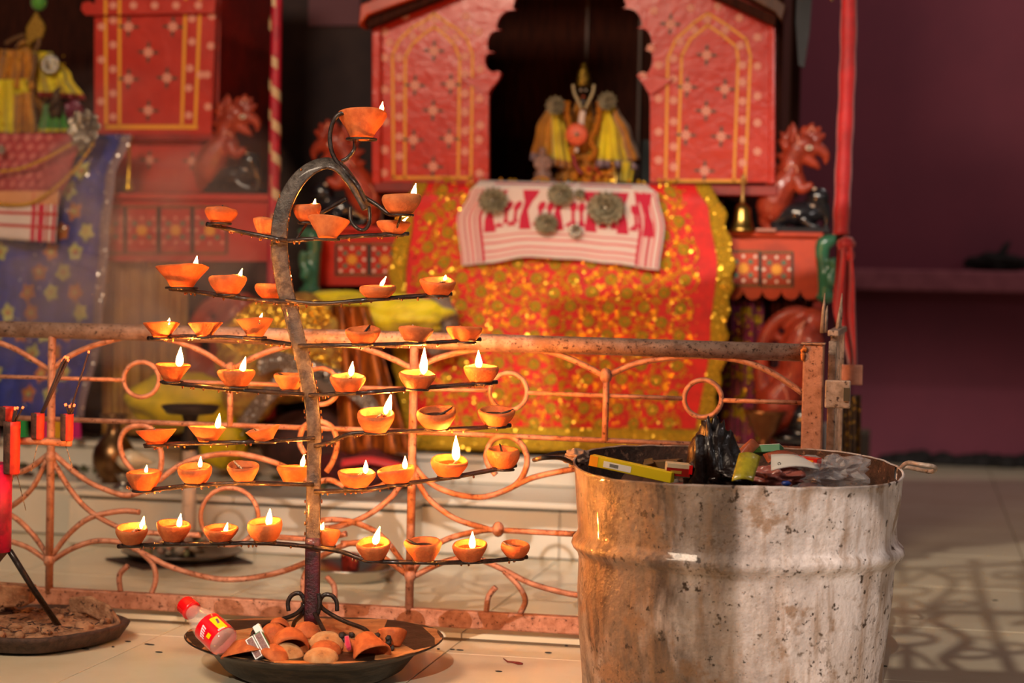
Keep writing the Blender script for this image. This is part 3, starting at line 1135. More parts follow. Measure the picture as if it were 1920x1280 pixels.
TN = ['topmost tier', 'second tier from the top', 'third tier from the top', 'middle tier', 'fifth tier from the top', 'second tier from the bottom', 'lowest tier']
ON = ['first', 'second', 'third', 'fourth', 'fifth', 'sixth', 'seventh', 'eighth', 'ninth']
GR = 'clay oil lamps on the iron stand'
diya(678, 213, 259, 92, (711, 186, 27, 4), 'large lit cone-shaped clay lamp alone at the very top of the stand', group=GR, kind='cone', tilt=8, D=3.62, hold=True)
diya(576, 384, 416, 52, (587, 370, 15, 2), 'glowing red-orange lit lamp tucked behind the bend of the bar', group=GR, kind='fat', D=3.63)
diya(752, 366, 401, 74, (773, 341, 27, 5), 'lit clay lamp on the short arm right of the swan-neck tip', group=GR, kind='fat', D=3.57)
TIERS = [
    [(414, 392, 417, 62, None, 'fat', 4, 0, ''), (500, 411, 441, 54, None, 'std', 0, 0, ''), (613, 411, 447, 76, None, 'cone', 12, 4, ''), (737, 416, 439, 62, (750, 403, 14, 14), 'std', 6, 0, '')],
    [(341, 501, 538, 97, (371, 480, 22, 3), 'cone', 6, 0, 'big '), (428, 519, 551, 70, (452, 503, 17, 5), 'std', 3, -4, ''), (510, 534, 559, 66, (543, 515, 16, 3), 'fat', 5, 0, ''),
     (708, 536, 559, 69, (717, 518, 18, 9), 'fat', -3, 0, ''), (819, 525, 553, 68, (833, 513, 10, 2), 'std', -6, 3, '')],
    [(302, 606, 632, 68, (320, 595, 12, 2), 'cone', 5, 0, ''), (384, 606, 631, 62, None, 'cone', 5, 0, ''), (478, 599, 630, 68, (490, 586, 16, 5), 'cone', 4, 0, ''),
     (681, 617, 644, 68, None, 'std', -5, 0, 'sooty '), (777, 614, 641, 66, None, 'std', 3, 6, ''), (871, 613, 640, 68, None, 'std', 3, -2, '')],
    [(322, 684, 714, 67, (341, 650, 35, 2), 'cone', -4, 4, ''), (443, 694, 724, 68, (458, 668, 29, 6), 'std', -2, -2, ''), (543, 702, 730, 56, None, 'std', 0, 0, ''),
     (651, 705, 734, 70, (656, 677, 26, 3), 'std', -7, 0, ''), (782, 699, 728, 68, (793, 652, 48, 1), 'std', -6, 0, ''), (902, 687, 717, 66, (897, 657, 32, -1), 'std', 0, 0, '')],
    [(293, 806, 832, 74, None, 'cone', 2, -2, ''), (388, 801, 828, 70, (404, 775, 27, 3), 'cone', 2, 0, ''), (498, 803, 826, 64, None, 'cone', 0, -16, 'tilted '),
     (704, 773, 810, 71, (724, 738, 38, 8), 'std', -9, 0, ''), (818, 769, 803, 72, None, 'fat', -9, 0, 'burnt-out '), (928, 768, 798, 68, None, 'std', -7, 3, 'sooty ')],
    [(269, 884, 918, 66, (280, 868, 14, 1), 'std', -5, 0, ''), (366, 874, 906, 64, (380, 853, 19, 1), 'fat', -6, 0, ''), (458, 871, 901, 60, None, 'std', -8, -4, ''),
     (549, 874, 904, 60, (569, 850, 22, 3), 'std', -2, 0, ''), (667, 884, 913, 71, (684, 863, 24, 0), 'std', -6, 4, ''), (746, 877, 906, 72, (761, 852, 23, 0), 'std', -2, -8, ''),
     (842, 860, 892, 69, (856, 815, 44, -1), 'std', -10, 0, ''), (944, 842, 878, 63, None, 'fat', -6, -3, 'sooty ')],
    [(247, 988, 1019, 60, (263, 968, 23, 4), 'std', -8, 0, ''), (325, 980, 1014, 64, (341, 959, 24, 3), 'std', -7, 0, ''), (414, 988, 1013, 64, (427, 976, 19, 4), 'std', -8, 0, ''),
     (497, 976, 1013, 66, (508, 950, 30, 2), 'fat', -8, 0, ''), (615, 993, 1022, 44, (606, 976, 14, 2), 'std', -2, 4, ''), (700, 1015, 1048, 66, (706, 983, 32, 8), 'std', -9, 0, ''),
     (794, 1013, 1050, 66, None, 'std', -9, 0, 'burnt-out '), (881, 1018, 1050, 66, (886, 993, 30, 0), 'std', -9, 0, ''), (966, 1018, 1045, 52, None, 'fat', -6, 0, 'small ')]]
for ti, row in enumerate(TIERS):
    n = len(row)
    for k, (x, rim, base, w_, fl, kd, tilt, roll, adj) in enumerate(row):
        state = 'lit' if fl else 'unlit'
        if fl and fl[2] >= 30:
            state = 'tall-flamed lit'
        pos = ON[k] + ' from the left'
        lab = '%s%s clay lamp, %s on the %s' % (adj, state if 'burnt' not in adj else '', pos, TN[ti])
        lab = ' '.join(lab.split())
        # depth follows the rods below the lamp
        cand = RODS[2 * ti] + RODS[2 * ti + 1]
        near = min(cand, key=lambda q: abs((q - C(x, base, D0)).dot(right)))
        dd = (near - CAMLOC).dot(fwd)
        if (ti, k) in ((0, 1), (1, 2), (3, 2), (5, 3), (6, 4)):
            dd = D0 + .036           # these sit behind the bar
        diya(x, rim, base, w_, fl, lab, group=GR, kind=kd, D=dd + (.006 if k % 2 else -.004), tilt=tilt, roll=roll, burnt=('burnt' in adj or 'sooty' in adj), mat=None)

# ------------------------------------------------------------------ pan with discarded lamps
pc = C(590, 1196, 3.62)
prim = .2385
pz = pc.z
pan = thing('iron_pan', V((pc.x, pc.y, 0)), 'wide shallow iron pan under the lamp stand holding used clay lamps', 'pan')


def panfn(p, a, k):
    return V((p.x, p.y, p.z + .004 * math.sin(2 * a + 1)))


mb = MB()
mb.lathe([(.02, 0.002), (.150, .002), (.168, .012), (.195, pz - .020), (.205, pz - .016), (prim, pz - .001), (prim + .002, pz + .001), (prim, pz + .003)], V((pc.x, pc.y, 0)), None, 72, 0, panfn)
mb.build('pan_body', pan_out, pan)
mb = MB()
mb.lathe([(prim, pz + .003), (.204, pz - .012), (.194, pz - .017), (.165, .018), (.02, .010)], V((pc.x, pc.y, 0)), None, 72, 0, panfn)
mb.build('pan_inside', pan_in, pan)


def used(px, py, wpx, hpx, D, label, tilt=0, roll=0, yaw=0, kind='dome', mat=None, up=-1):
    R = wpx / 2 * D / FPX * 1.1
    H = hpx * D / FPX * 1.25
    c = C(px, py, D)
    t = thing('discarded_clay_lamp', c, label, 'clay lamp', 'discarded clay lamps in the pan')
    rot = Matrix.Rotation(math.radians(roll), 3, fwd) @ Matrix.Rotation(math.radians(tilt), 3, right) @ Matrix.Rotation(PI if up < 0 else 0, 3, 'X')
    sd = random.random() * 40
    mb = MB()
    prof = [(r, z - H * .5) for r, z in bowl_profile(R, H, kind)]
    mb.lathe(prof, c, rot, 28, 0, lambda p, a, k: drift(p, a, R, .09, sd))
    mb.build('bowl', mat or terra_used, t)
    return t


used(712 - 170, 1202, 64, 40, 3.47, 'large round clay lamp lying on its side in the pan centre', tilt=-50, roll=-20, kind='dome', mat=terra)
used(612, 1199, 62, 24, 3.50, 'pale upturned clay lamp right of the pan centre', tilt=6, mat=terra_used)
used(612, 1213, 54, 18, 3.47, 'upturned clay lamp wedged between two pale ones', tilt=12, roll=6, mat=terra)
used(602, 1226, 62, 18, 3.42, 'pale clay lamp nearest the front rim of the pan', tilt=4, mat=terra_used)
used(520, 1222, 56, 16, 3.42, 'thin clay lamp tilted down left beside the matchbox', tilt=10, roll=24, mat=terra)
used(545, 1219, 56, 16, 3.44, 'yellowish clay lamp lying under the large round one', tilt=10, roll=22, mat=terra_used)
used(509, 1185, 46, 26, 3.50, 'clay lamp lying behind the matchbox', tilt=20, roll=-30, mat=terra)
used(524, 1172, 38, 22, 3.55, 'dark clay lamp furthest back left in the pan', tilt=-55, mat=terra)
used(573, 1181, 52, 26, 3.53, 'clay lamp at the foot of the iron bar', tilt=-8, roll=-8, mat=terra)
used(462, 1212, 92, 22, 3.45, 'broad clay lamp resting on the left rim between bottle and matchbox', tilt=-14, roll=-12, kind='cone', mat=terra)
used(690, 1213, 72, 40, 3.46, 'clay lamp tipped forward on the right side of the pan', tilt=-38, roll=-28, kind='cone', mat=terra)
used(735, 1196, 50, 26, 3.54, 'open sooty clay lamp furthest right in the pan', tilt=-22, up=1, kind='std', mat=terra)
used(660, 1212, 34, 22, 3.50, 'small dark clay lamp piece between the pale and tipped lamps', tilt=30, roll=30, mat=terra)
mb = MB()
for k in range(26):
    q = C(random.uniform(640, 745), random.uniform(1190, 1222), 3.50)
    mb.ell(q, (.007, .006, random.uniform(.003, .008)), 0, 6, 4, Euler((random.random() * 3, random.random() * 3, 0)).to_matrix())
mb.build('charred_wicks', soot, label='charred wick scraps among the lamps on the right of the pan', cat='wick scraps', kind='stuff')
mb = MB()
mb.tube([C(650, 1192, 3.47), C(652, 1208, 3.47), C(655, 1216, 3.46)], [.004, .006, .004], 8)
mb.build('red_thread_bundle', gam_r, label='small red thread bundle lying between the clay lamps', cat='thread')

# matchbox
t = thing('matchbox', C(486, 1210, 3.42), 'half-open white and green matchbox leaning in the pan', 'matchbox')
Rm = Matrix.Rotation(math.radians(-33), 3, fwd) @ ROT @ Matrix.Rotation(math.radians(-25), 3, 'X')
for nm, dx, dy, sz, mm in (('sleeve', -.0085, 0, (.0155, .042, .012), card_w), ('sleeve', .0085, .0, (.0155, .042, .012), card_g), ('tray', .012, .026, (.013, .018, .010), card_w)):
    mb = MB()
    mb.box(C(486, 1210, 3.42) + Rm @ V((dx, dy, 0)), sz, 0, Rm)
    mb.build(nm, mm, t, mods=[bevel(.0008, 1)])
for dx in (-.0085, .0085):
    mb = MB()
    mb.box(C(486, 1210, 3.42) + Rm @ V((dx, 0, .0063)), (.0112, .038, .0006), 0, Rm)
    mb.build('striking_strip', strike, t)
    mb = MB()
    for sx_ in (-1, 1):
        mb.box(C(486, 1210, 3.42) + Rm @ V((dx + sx_ * .0066, 0, .0062)), (.0018, .041, .0006), 0, Rm)
    mb.build('edge_print', card_w, t)

# bottle leaning on the rim
bp0, bp1 = C(417, 1200, 3.43), C(345, 1131, 3.50)
ax = (bp1 - bp0).normalized()
Rb = ax.to_track_quat('Z', 'Y').to_matrix()
L_ = (bp1 - bp0).length
bt = thing('soft_drink_bottle', bp0, 'small clear soft drink bottle with red cap and red label leaning on the pan rim', 'bottle')
s_ = L_ / .098
mb = MB()
mb.lathe([(x * s_, z * s_) for x, z in ((.004, -.010), (.019, -.010), (.0222, -.006), (.0228, .000), (.0228, .036), (.0222, .040), (.0195, .052), (.0155, .064), (.0120, .074), (.0112, .082))], bp0, Rb, 32)
mb.build('bottle_body', pet, bt)
mb = MB()
mb.lathe([(x * s_, z * s_) for x, z in ((.0232, -.002), (.0232, .036))], bp0, Rb, 40)
mb.f, mb.m, mb.s = mb.f[:-2], mb.m[:-2], mb.s[:-2]
lb = mb.build('label_sleeve', lab_red, bt)
mb = MB()
mb.lathe([(x * s_, z * s_) for x, z in ((.004, .098), (.0120, .098), (.0138, .096), (.0140, .082), (.0148, .081), (.0148, .077), (.006, .076))], bp0, Rb, 36, 0, lambda p, a, k: V((p.x * (1 + .02 * math.cos(18 * a)), p.y * (1 + .02 * math.cos(18 * a)), p.z)))
mb.build('cap', cap_red, bt)
# printed label: yellow field with a purple mark, pale lettering, small yellow block
tv = (CAMLOC - bp0)
tv = (tv - ax * tv.dot(ax)).normalized()
a0x = Rb.inverted() @ tv
A0 = math.atan2(a0x.y, a0x.x)


def on_label(a, z, r=.0235):
    return bp0 + Rb @ V((r * s_ * math.cos(A0 + a), r * s_ * math.sin(A0 + a), z * s_))


def label_patch(a0, a1, z0, z1, mat, nm, r=.0235, skew=0):
    mb = MB()
    mb.grid(lambda s, t: on_label(lerp(a0, a1, s) + skew * t, lerp(z0, z1, t), r), 6, 2)
    mb.build(nm, mat, lb)


label_patch(.35, .95, .000, .027, lab_yel, 'yellow_print')
label_patch(.55, .72, .012, .022, lab_pur, 'purple_print', .0237, .12)
label_patch(-.55, -.25, .004, .011, lab_yel, 'yellow_print')
for k, (z0, a0) in enumerate(((.014, -.85), (.015, -.70), (.016, -.55), (.017, -.40), (.018, -.25))):
    label_patch(a0, a0 + .08, z0, z0 + .009, lab_wht, 'letter_print', .0237, .06)
    label_patch(a0, a0 + .13, z0 + .006, z0 + .0085, lab_wht, 'letter_print', .0237)
for k in range(5):
    label_patch(.25 + .1 * k, .31 + .1 * k, -.001, .002, lab_wht, 'letter_print', .0237)


# ================================================================== rubbish drum
dc = C(1380, 873, 3.535)
RT = .297
zr = dc.z
drum = thing('rubbish_drum', V((dc.x, dc.y, 0)), 'dirty white painted steel drum with a rolled ring, full of rubbish', 'drum')
dpos = V((dc.x, dc.y, 0))
Rd = Matrix.Rotation(YAW, 3, 'Z')


def dfn(p, a, k):
    z = p.z
    n = noise.noise(V((p.x * 4, p.y * 4, z * 5 + 3))) * .010 + noise.noise(V((p.x * 14, p.y * 14, z * 12))) * .0026
    # dents: vertical flute low on the front-left, shoulder dent on the right above the ring
    n -= .014 * math.exp(-((a - 4.45) / .16) ** 2) * max(0, 1 - abs(z - .10) / .13)
    n -= .010 * math.exp(-((a - 5.95) / .25) ** 2) * math.exp(-((z - .315) / .03) ** 2)
    wz = 0
    if z > .30:
        e = (z - .30) / (zr - .30)
        wz = e * (.0115 * math.sin(a) + .004 * math.sin(3 * a) + .0018 * noise.noise(V((a * 9, 1, 0))))
    s = 1 + n / RT
    return V((p.x * s, p.y * s, z + wz))


prof = [(.272, 0), (.273, .02), (.276, .06), (.279, .10), (.281, .14), (.283, .18), (.284, .22), (.285, .240), (.288, .250), (.2965, .258), (.3005, .266), (.2985, .275), (.291, .283), (.2895, .290),
        (.291, .31), (.293, .34), (.295, .37), (.2968, .395), (.2985, zr - .004), (.3005, zr), (.2985, zr + .003), (.2955, zr + .001)]
mb = MB()
mb.lathe(prof, dpos, Rd, 160, 0, dfn)
mb.f, mb.m, mb.s = mb.f[:-1], mb.m[:-1], mb.s[:-1]
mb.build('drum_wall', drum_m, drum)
mb = MB()
mb.lathe([(.2955, zr + .001), (.293, zr - .02), (.290, .34), (.286, .30), (.25, .285), (.01, .285)], dpos, Rd, 96, 0, dfn)
mb.f, mb.m, mb.s = mb.f[1:], mb.m[1:], mb.s[1:]
mb.f, mb.m, mb.s = mb.f[:-2] + mb.f[-1:], mb.m[:-2] + mb.m[-1:], mb.s[:-2] + mb.s[-1:]
mb.build('drum_inside', drum_in, drum)
for pts in ([(1684, 884, 3.55), (1700, 868, 3.50), (1722, 870, 3.47), (1748, 874, 3.47), (1754, 879, 3.50), (1746, 884, 3.56), (1722, 880, 3.60), (1700, 876, 3.63), (1680, 880, 3.62)],
            [(1074, 868, 3.55), (1050, 858, 3.50), (1020, 858, 3.47), (1002, 862, 3.50), (1010, 860, 3.56), (1040, 850, 3.60), (1078, 848, 3.63)]):
    mb = MB()
    mb.tube(cr([C(*p) for p in pts], 6), .0042, 8)
    mb.build('handle', gate_m if pts[0][0] > 1500 else iron, drum)

GRB = 'rubbish in the drum'


def crumple(name, mat, label, cat, c, rad, amp, sc_, seed, rot=None, seg=40, rings=26, fnx=None, mods=None, zs=1.0, flat=False):
    mb = MB()

    def f(p, a, k):
        p = V(p)
        pz = V((p.x, p.y, p.z * zs))
        n = noise.noise(pz * sc_ + V((seed, 0, 0)))
        n += .5 * abs(noise.noise(pz * sc_ * 2.3 + V((0, seed, 0))))
        q = p * (1 + amp * n)
        return fnx(q) if fnx else q
    mb.ell(c, rad, 0, seg, rings, rot, f)
    if flat:
        mb.s = [False] * len(mb.s)
    return mb.build(name, mat, label=label, cat=cat, group=GRB, mods=mods)


crumple('black_plastic_bag', bag_b, 'crumpled shiny black plastic bag standing up in the drum', 'bag', C(1334, 868, 3.42), (.038, .034, .066), .62, 3.0, 3, zs=.35, seg=60, fnx=lambda q: V((q.x * (1 - .18 * q.z), q.y, q.z)))
crumple('black_plastic_scrap', bag_b, 'flat piece of black plastic beside the standing black bag', 'bag', C(1384, 893, 3.40), (.042, .03, .018), .5, 3, 8)
crumple('clear_plastic_bag', clearbag, 'crumpled clear plastic bag lying along the front rim of the drum', 'bag', C(1500, 888, 3.42), (.058, .045, .026), .6, 2.2, 12, seg=28, rings=18, flat=True)
crumple('clear_plastic_bag', clearbag, 'clear plastic bag with a pointed corner at the right of the drum', 'bag', C(1572, 884, 3.45), (.045, .045, .026), .65, 2.0, 21, seg=26, rings=16, flat=True)
crumple('pinkish_wrapper', M('pink_wrapper', 'a05a50', .25, coat=.6, bump=.8, bscale=70, scale=70), 'crumpled pinkish foil wrapper in front of the yellow sachet', 'wrapper', C(1450, 893, 3.38), (.045, .03, .016), .6, 3, 31)
# fill of assorted scraps below
mb = MB()
for k in range(90):
    a, r = random.uniform(0, 2 * PI), .23 * math.sqrt(random.random())
    q = V((dc.x + r * math.cos(a), dc.y + r * math.sin(a), .355 + random.uniform(-.02, .012)))
    mb.ell(q, (random.uniform(.02, .045), random.uniform(.02, .04), random.uniform(.006, .016)), random.choice((0, 0, 0, 1, 2)), 8, 5,
           Euler((random.uniform(-.6, .6), random.uniform(-.6, .6), random.random() * 3)).to_matrix())
mb.build('scraps', [M('scrap_brown', '3a2418', .7), M('scrap_grey', '6a625a', .6), M('scrap_rust', '7a3020', .6)], label='mixed dirty scraps filling the bottom of the drum', cat='rubbish', kind='stuff')


def quadplate(name, p, th_, mat, label, cat, extra=None, bend=0.0):
    "thin card through four 3-D corners"
    t = MB()
    n = (p[1] - p[0]).cross(p[3] - p[0]).normalized()
    t.grid(lambda s, u: p[0].lerp(p[1], s).lerp(p[3].lerp(p[2], s), u) + n * (bend * math.sin(s * PI)), 8, 4)
    o = t.build(name, mat, label=label, cat=cat, group=GRB, mods=[solid(th_)])
    return o


def carton(name, a, b, up_, w_, d_, mats, label, cat='carton'):
    "long box from a to b"
    ax_ = (b - a).normalized()
    zz = (up_ - ax_ * up_.dot(ax_)).normalized()
    yy = zz.cross(ax_)
    R = Matrix((ax_, yy, zz)).transposed()
    t = thing(name, (a + b) / 2, label, cat, GRB)
    mb = MB()
    mb.box((a + b) / 2, ((b - a).length, d_, w_), 0, R)
    mb.build('box_body', mats[0], t, mods=[bevel(.001, 1)])
    return t, R, (a + b) / 2, (b - a).length


t, R, c_, L_ = carton('incense_carton', C(1110, 862, 3.46), C(1262, 895, 3.40), V((0, 0, 1)), .0195, .02, [box_y], 'long yellow incense carton lying on the left rim of the drum')
face_n = -1 if (R @ V((0, 1, 0))).dot(fwd) > 0 else 1
mb = MB()
mb.box(c_ + R @ V((-L_ * .16, face_n * .0102, -.001)), (L_ * .34, .0006, .011), 0, R)
mb.build('white_print', card_w, t)
mb = MB()
for k in range(12):
    mb.box(c_ + R @ V((-L_ * .25 + k * .0014, face_n * .0106, -.001)), (.0007, .0006, .006), 0, R)
mb.build('barcode', ink, t)
mb = MB()
mb.box(c_ + R @ V((-L_ * .5 - .0006, 0, 0)), (.001, .0195, .019), 0, R)
mb.build('end_flap', box_o, t)
mb = MB()
mb.box(c_ + R @ V((-L_ * .452, face_n * .0102, 0)), (L_ * .10, .0006, .0185), 0, R)
mb.build('orange_end', box_o, t)

t, R, c_, L_ = carton('match_carton', C(1487, 862, 3.42), C(1536, 868, 3.40), V((0, 0, 1)), .016, .03, [box_r], 'small red carton with yellow lettered panel at the back of the drum')
fn_ = -1 if (R @ V((0, 1, 0))).dot(fwd) > 0 else 1
mb = MB()
mb.box(c_ + R @ V((0, fn_ * .0153, .001)), (L_ * .72, .0006, .008), 0, R)
pnl = mb.build('yellow_panel', box_o, t)
tx = bpy.data.curves.new('lettering', 'FONT')
tx.body = 'Anupama'
tx.size = .0072
tx.shear = .3
tx.extrude = .0002
tx.align_x = 'CENTER'
tx.align_y = 'CENTER'
tx.materials.append(ink)
to = bpy.data.objects.new('lettering', tx)
COL.objects.link(to)
to.parent = pnl
Rt = Matrix((R @ V((1, 0, 0)), R @ V((0, 0, 1)), R @ V((0, -1, 0)))).transposed() if fn_ < 0 else R
ORG[pnl.name] = ORG[t.name]
dgx = bpy.context.evaluated_depsgraph_get()
tme = bpy.data.meshes.new_from_object(to.evaluated_get(dgx))
bpy.data.objects.remove(to)
to = bpy.data.objects.new('lettering', tme)
COL.objects.link(to)
to.parent = pnl
to.matrix_local = Matrix.Translation(c_ + R @ V((0, fn_ * .0158, .001)) - ORG[t.name]) @ Rt.to_4x4()

quadplate('yellow_sachet', [C(1372, 902, 3.28), C(1412, 902, 3.28), C(1426, 856, 3.33), C(1386, 850, 3.33)], .002, sach, 'translucent yellow-green sachet leaning on the front rim of the drum', 'sachet', bend=.006)
o = quadplate('white_card_tray', [C(1446, 882, 3.36), C(1536, 880, 3.36), C(1528, 868, 3.40), C(1446, 853, 3.40)], .003, card_w, 'folded white card tray below the small red carton', 'card', bend=.008)
mb = MB()
mb.tube([C(1461 + 2.5 * math.cos(a * PI / 8), 869 + 2.5 * math.sin(a * PI / 8), 3.366) for a in range(16)], .0006, 5, closed=True)
q = mb.build('printed_ring', ink, o)
t, R, c_, L_ = carton('green_carton', C(1412, 845, 3.62), C(1466, 842, 3.60), V((0, .3, 1)), .014, .03, [card_g], 'small dark green carton with a white end behind the orange paper')
mb = MB()
mb.box(c_ + R @ V((0, 0, .0074)), (L_ * .96, .028, .001), 0, R)
mb.build('white_flap', card_w, t)
quadplate('orange_paper', [C(1362, 866, 3.52), C(1392, 868, 3.50), C(1424, 836, 3.60), C(1400, 832, 3.60)], .001, pap_o, 'torn orange printed paper between black bag and green carton', 'paper', bend=.012)
quadplate('orange_paper', [C(1440, 868, 3.45), C(1486, 866, 3.45), C(1500, 852, 3.52), C(1430, 852, 3.52)], .001, M('rust_paper', '7c3a22', .5, coat=.3), 'rust brown paper behind the white card tray', 'paper', bend=.008)
t, R, c_, L_ = carton('brown_carton', C(1212, 876, 3.50), C(1276, 872, 3.48), V((0, 0, 1)), .022, .04, [box_dk], 'opened brown carton with raised flap left of the black bag')
quadplate('carton_flap', [C(1207, 872, 3.46), C(1226, 868, 3.46), C(1224, 858, 3.48), C(1208, 861, 3.48)], .001, box_dk, 'small bent khaki card flap beside the brown carton', 'card')
t, R, c_, L_ = carton('red_cream_carton', C(1248, 878, 3.42), C(1293, 882, 3.42), V((0, 0, 1)), .024, .035, [M('cream_carton', 'c8b494', .5)], 'crushed cream and red carton just left of the black bag')
fn_ = -1 if (R @ V((0, 1, 0))).dot(fwd) > 0 else 1
mb = MB()
mb.box(c_ + R @ V((0, fn_ * .0178, -.003)), (L_ * .98, .001, .014), 0, R)
rb = mb.build('red_band', M('dark_red_print', '8c140c', .35, coat=.3), t)
mb = MB()
mb.box(c_ + R @ V((-.004, fn_ * .0186, -.003)), (L_ * .45, .0006, .005), 0, R)
mb.build('yellow_print', M('ochre_print', '9c7a2c', .5), rb)
mb = MB()
mb.box(c_ + R @ V((L_ * .5, fn_ * .012, .003)), (.006, .016, .016), 0, R)
mb.build('red_flap', cap_red, t)
crumple('crumpled_paper_tip', M('dusty_paper', '8a7060', .8), 'dusty crumpled paper tip sticking out at the left handle', 'paper', C(1082, 858, 3.60), (.022, .02, .014), .5, 3, 41)
mb = MB()
q = C(1363, 906, 3.255)
crumple('blue_scrap', M('blue_print', '1c3a8c', .4), 'tiny blue printed plastic scrap at the front rim', 'wrapper', C(1474, 906, 3.28), (.008, .006, .004), .4, 3, 51, seg=12, rings=8)

# ================================================================== incense stand on the left
D1 = 3.78
inc = thing('incense_stand', C(-10, 1150, D1), 'magenta painted incense stand with red and dark cups on side brackets', 'incense stand')
mb = MB()
mb.lathe([(.0305, 0), (.0305, .172)], C(-9, 1033, D1), None, 24)
mb.build('post', magenta, inc)
mb = MB()
mb.lathe([(.008, -.02), (.024, 0), (.030, .004)], C(-9, 1036, D1), None, 20)
mb.build('post_foot', pot_dk, inc)
mb = MB()
mb.tube([C(18, 1032, D1), C(60, 1100, D1 + .02), C(112, 1176, D1 + .08)], .0062, 8)
mb.build('strut', iron, inc)
mb = MB()
mb.tube([C(10, 828, D1), C(60, 826, D1), C(134, 830, D1)], .0075, 8)
br = mb.build('bracket_bar', railm, inc)
for (x0, x1, y0, y1), nm in (((7, 36, 790, 840), 'cup'), ((58, 83, 774, 823), 'cup'), ((113, 137, 776, 826), 'cup'), ((-2, 28, 762, 798), 'cup')):
    c_ = C((x0 + x1) / 2, y1, D1 - (.012 if x0 == 7 else 0))
    r_ = (x1 - x0) / 2 * D1 / FPX
    h_ = (y1 - y0) * D1 / FPX
    if x0 == 7:
        c_ = C((x0 + x1) / 2, 888, D1 - .02)
        h_ = 98 * D1 / FPX
        r_ *= 1.05
    mb = MB()
    mb.lathe([(r_ * .9, 0), (r_, .003), (r_ * 1.02, h_ * .9), (r_ * 1.05, h_), (r_ * .9, h_), (r_ * .85, h_ * .8), (.001, h_ * .8)], c_, None, 24, 0, None,
             lambda k, j: 1 if (j % 24) in (10, 11, 12, 13, 14, 15, 16, 17, 18) else 0)  # left and front-left faces of each cup take the darker colour
    mb.build(nm, [pot_red, pot_dk], inc)
for k in range(6):
    mb = MB()
    x = random.choice((26, 32, 60, 72, 120, 8))
    y = 890 if x < 40 else 826
    q = C(x, y, D1)
    mb.tube([q, q + right * random.uniform(-.03, .04) + V((0, 0, -random.uniform(.05, .09)))], .0008, 5)
    mb.build('dripped_stick', cotton, inc)


def sticks(name, base, tip, n, spread, label, group='incense sticks in the cups'):
    t = thing(name, C(*base), label, 'incense', group)
    for k in range(n):
        mb = MB()
        dx, dy = random.uniform(-spread, spread), random.uniform(-spread * .4, spread * .4)
        a_ = C(base[0] + dx * .3, base[1], base[2] + random.uniform(-.005, .005))
        b_ = C(tip[0] + dx, tip[1] + dy, tip[2] + random.uniform(-.01, .01))
        mb.tube([a_, a_.lerp(b_, .5), b_], .0021, 6)
        mb.build('stick', stick_m, t)
        mb = MB()
        mb.tube([b_, b_ + (b_ - a_).normalized() * .005], .0022, 6)
        mb.build('glowing_tip', ember, t)
    return t


sticks('incense_bundle', (77, 776, D1), (118, 675, D1 + .02), 7, 9, 'thick bundle of smouldering incense sticks leaning right from a red cup')
sticks('incense_stick', (130, 776, D1), (166, 662, D1 + .02), 1, 1, 'single thin smouldering incense stick in the outer cup')
sticks('incense_stub', (132, 778, D1), (131, 762, D1), 6, 8, 'short burnt stubs of incense in the outer cup')
sticks('incense_stub', (26, 790, D1 - .03), (34, 766, D1 - .02), 4, 8, 'bent burnt stubs of incense in the cup on the post')

# ash dish
ac = C(50, 1167, 3.90)
dish = thing('ash_dish', V((ac.x, ac.y, 0)), 'large broken clay dish caked with ash and incense dust', 'dish')


def af(p, a, k):
    n = 1 + .05 * noise.noise(V((math.cos(a) * 2, math.sin(a) * 2, 3))) + .03 * math.sin(5 * a)
    z = p.z
    return V((p.x * n, p.y * n, z))


za = ac.z
mb = MB()
mb.lathe([(.01, 0), (.14, 0), (.178, .006), (.192, za - .006), (.196, za + .002), (.188, za + .005), (.178, za - .003)], V((ac.x, ac.y, 0)), None, 56, 0, af)
mb.build('dish_body', clay_m, dish)
mb = MB()
mb.lathe([(.184, za - .002), (.14, za + .002), (.10, za + .004), (.05, za + .008), (.005, za + .006)], V((ac.x, ac.y, 0)), None, 56, 0,
         lambda p, a, k: V((p.x, p.y, p.z + .006 * noise.noise(p * 40))))
mb.build('ash_bed', ash_m, dish)
mb = MB()
for k in range(46):
    a, r = random.uniform(0, 2 * PI), .165 * math.sqrt(random.random())
    mb.ell(V((ac.x + r * math.cos(a), ac.y + r * math.sin(a), za + .004)), (random.uniform(.008, .026), random.uniform(.008, .02), random.uniform(.004, .010)), 0, 9, 6,
           Euler((random.uniform(-.4, .4), random.uniform(-.4, .4), random.random() * 3)).to_matrix())
mb.build('ash_clods', ash_m, dish, kind='stuff')
# standing wall fragments of the dish
for pts, nm in (([(128, 1120), (170, 1118), (205, 1135), (226, 1165), (222, 1180), (190, 1165), (160, 1150), (130, 1150)], 'broken_rim'), ([(-30, 1094), (30, 1098), (58, 1100), (56, 1132), (40, 1138), (-30, 1140)], 'ash_lump')):
    mb = MB()
    D_ = 3.97 if nm == 'broken_rim' else 3.93
    mb.prism([C(x, y, D_ + (x - 128) * -.0008 if nm == 'broken_rim' else D_) for x, y in pts], fwd * .012 if nm == 'broken_rim' else fwd * .05)
    mb.build(nm, ash_m, dish, mods=[bevel(.004, 2)])
mb = MB()
for k in range(140):
    a, r = random.uniform(0, 2 * PI), .16 * math.sqrt(random.random())
    q = V((ac.x + r * math.cos(a), ac.y + r * math.sin(a), za + .007))
    d_ = V((math.cos(k * 2.4), math.sin(k * 2.4), random.uniform(-.1, .3))) * random.uniform(.006, .022)
    mb.tube([q, q + d_], .0011, 4, 0)
sl = mb.build('stick_litter', stick_m, dish, kind='stuff')
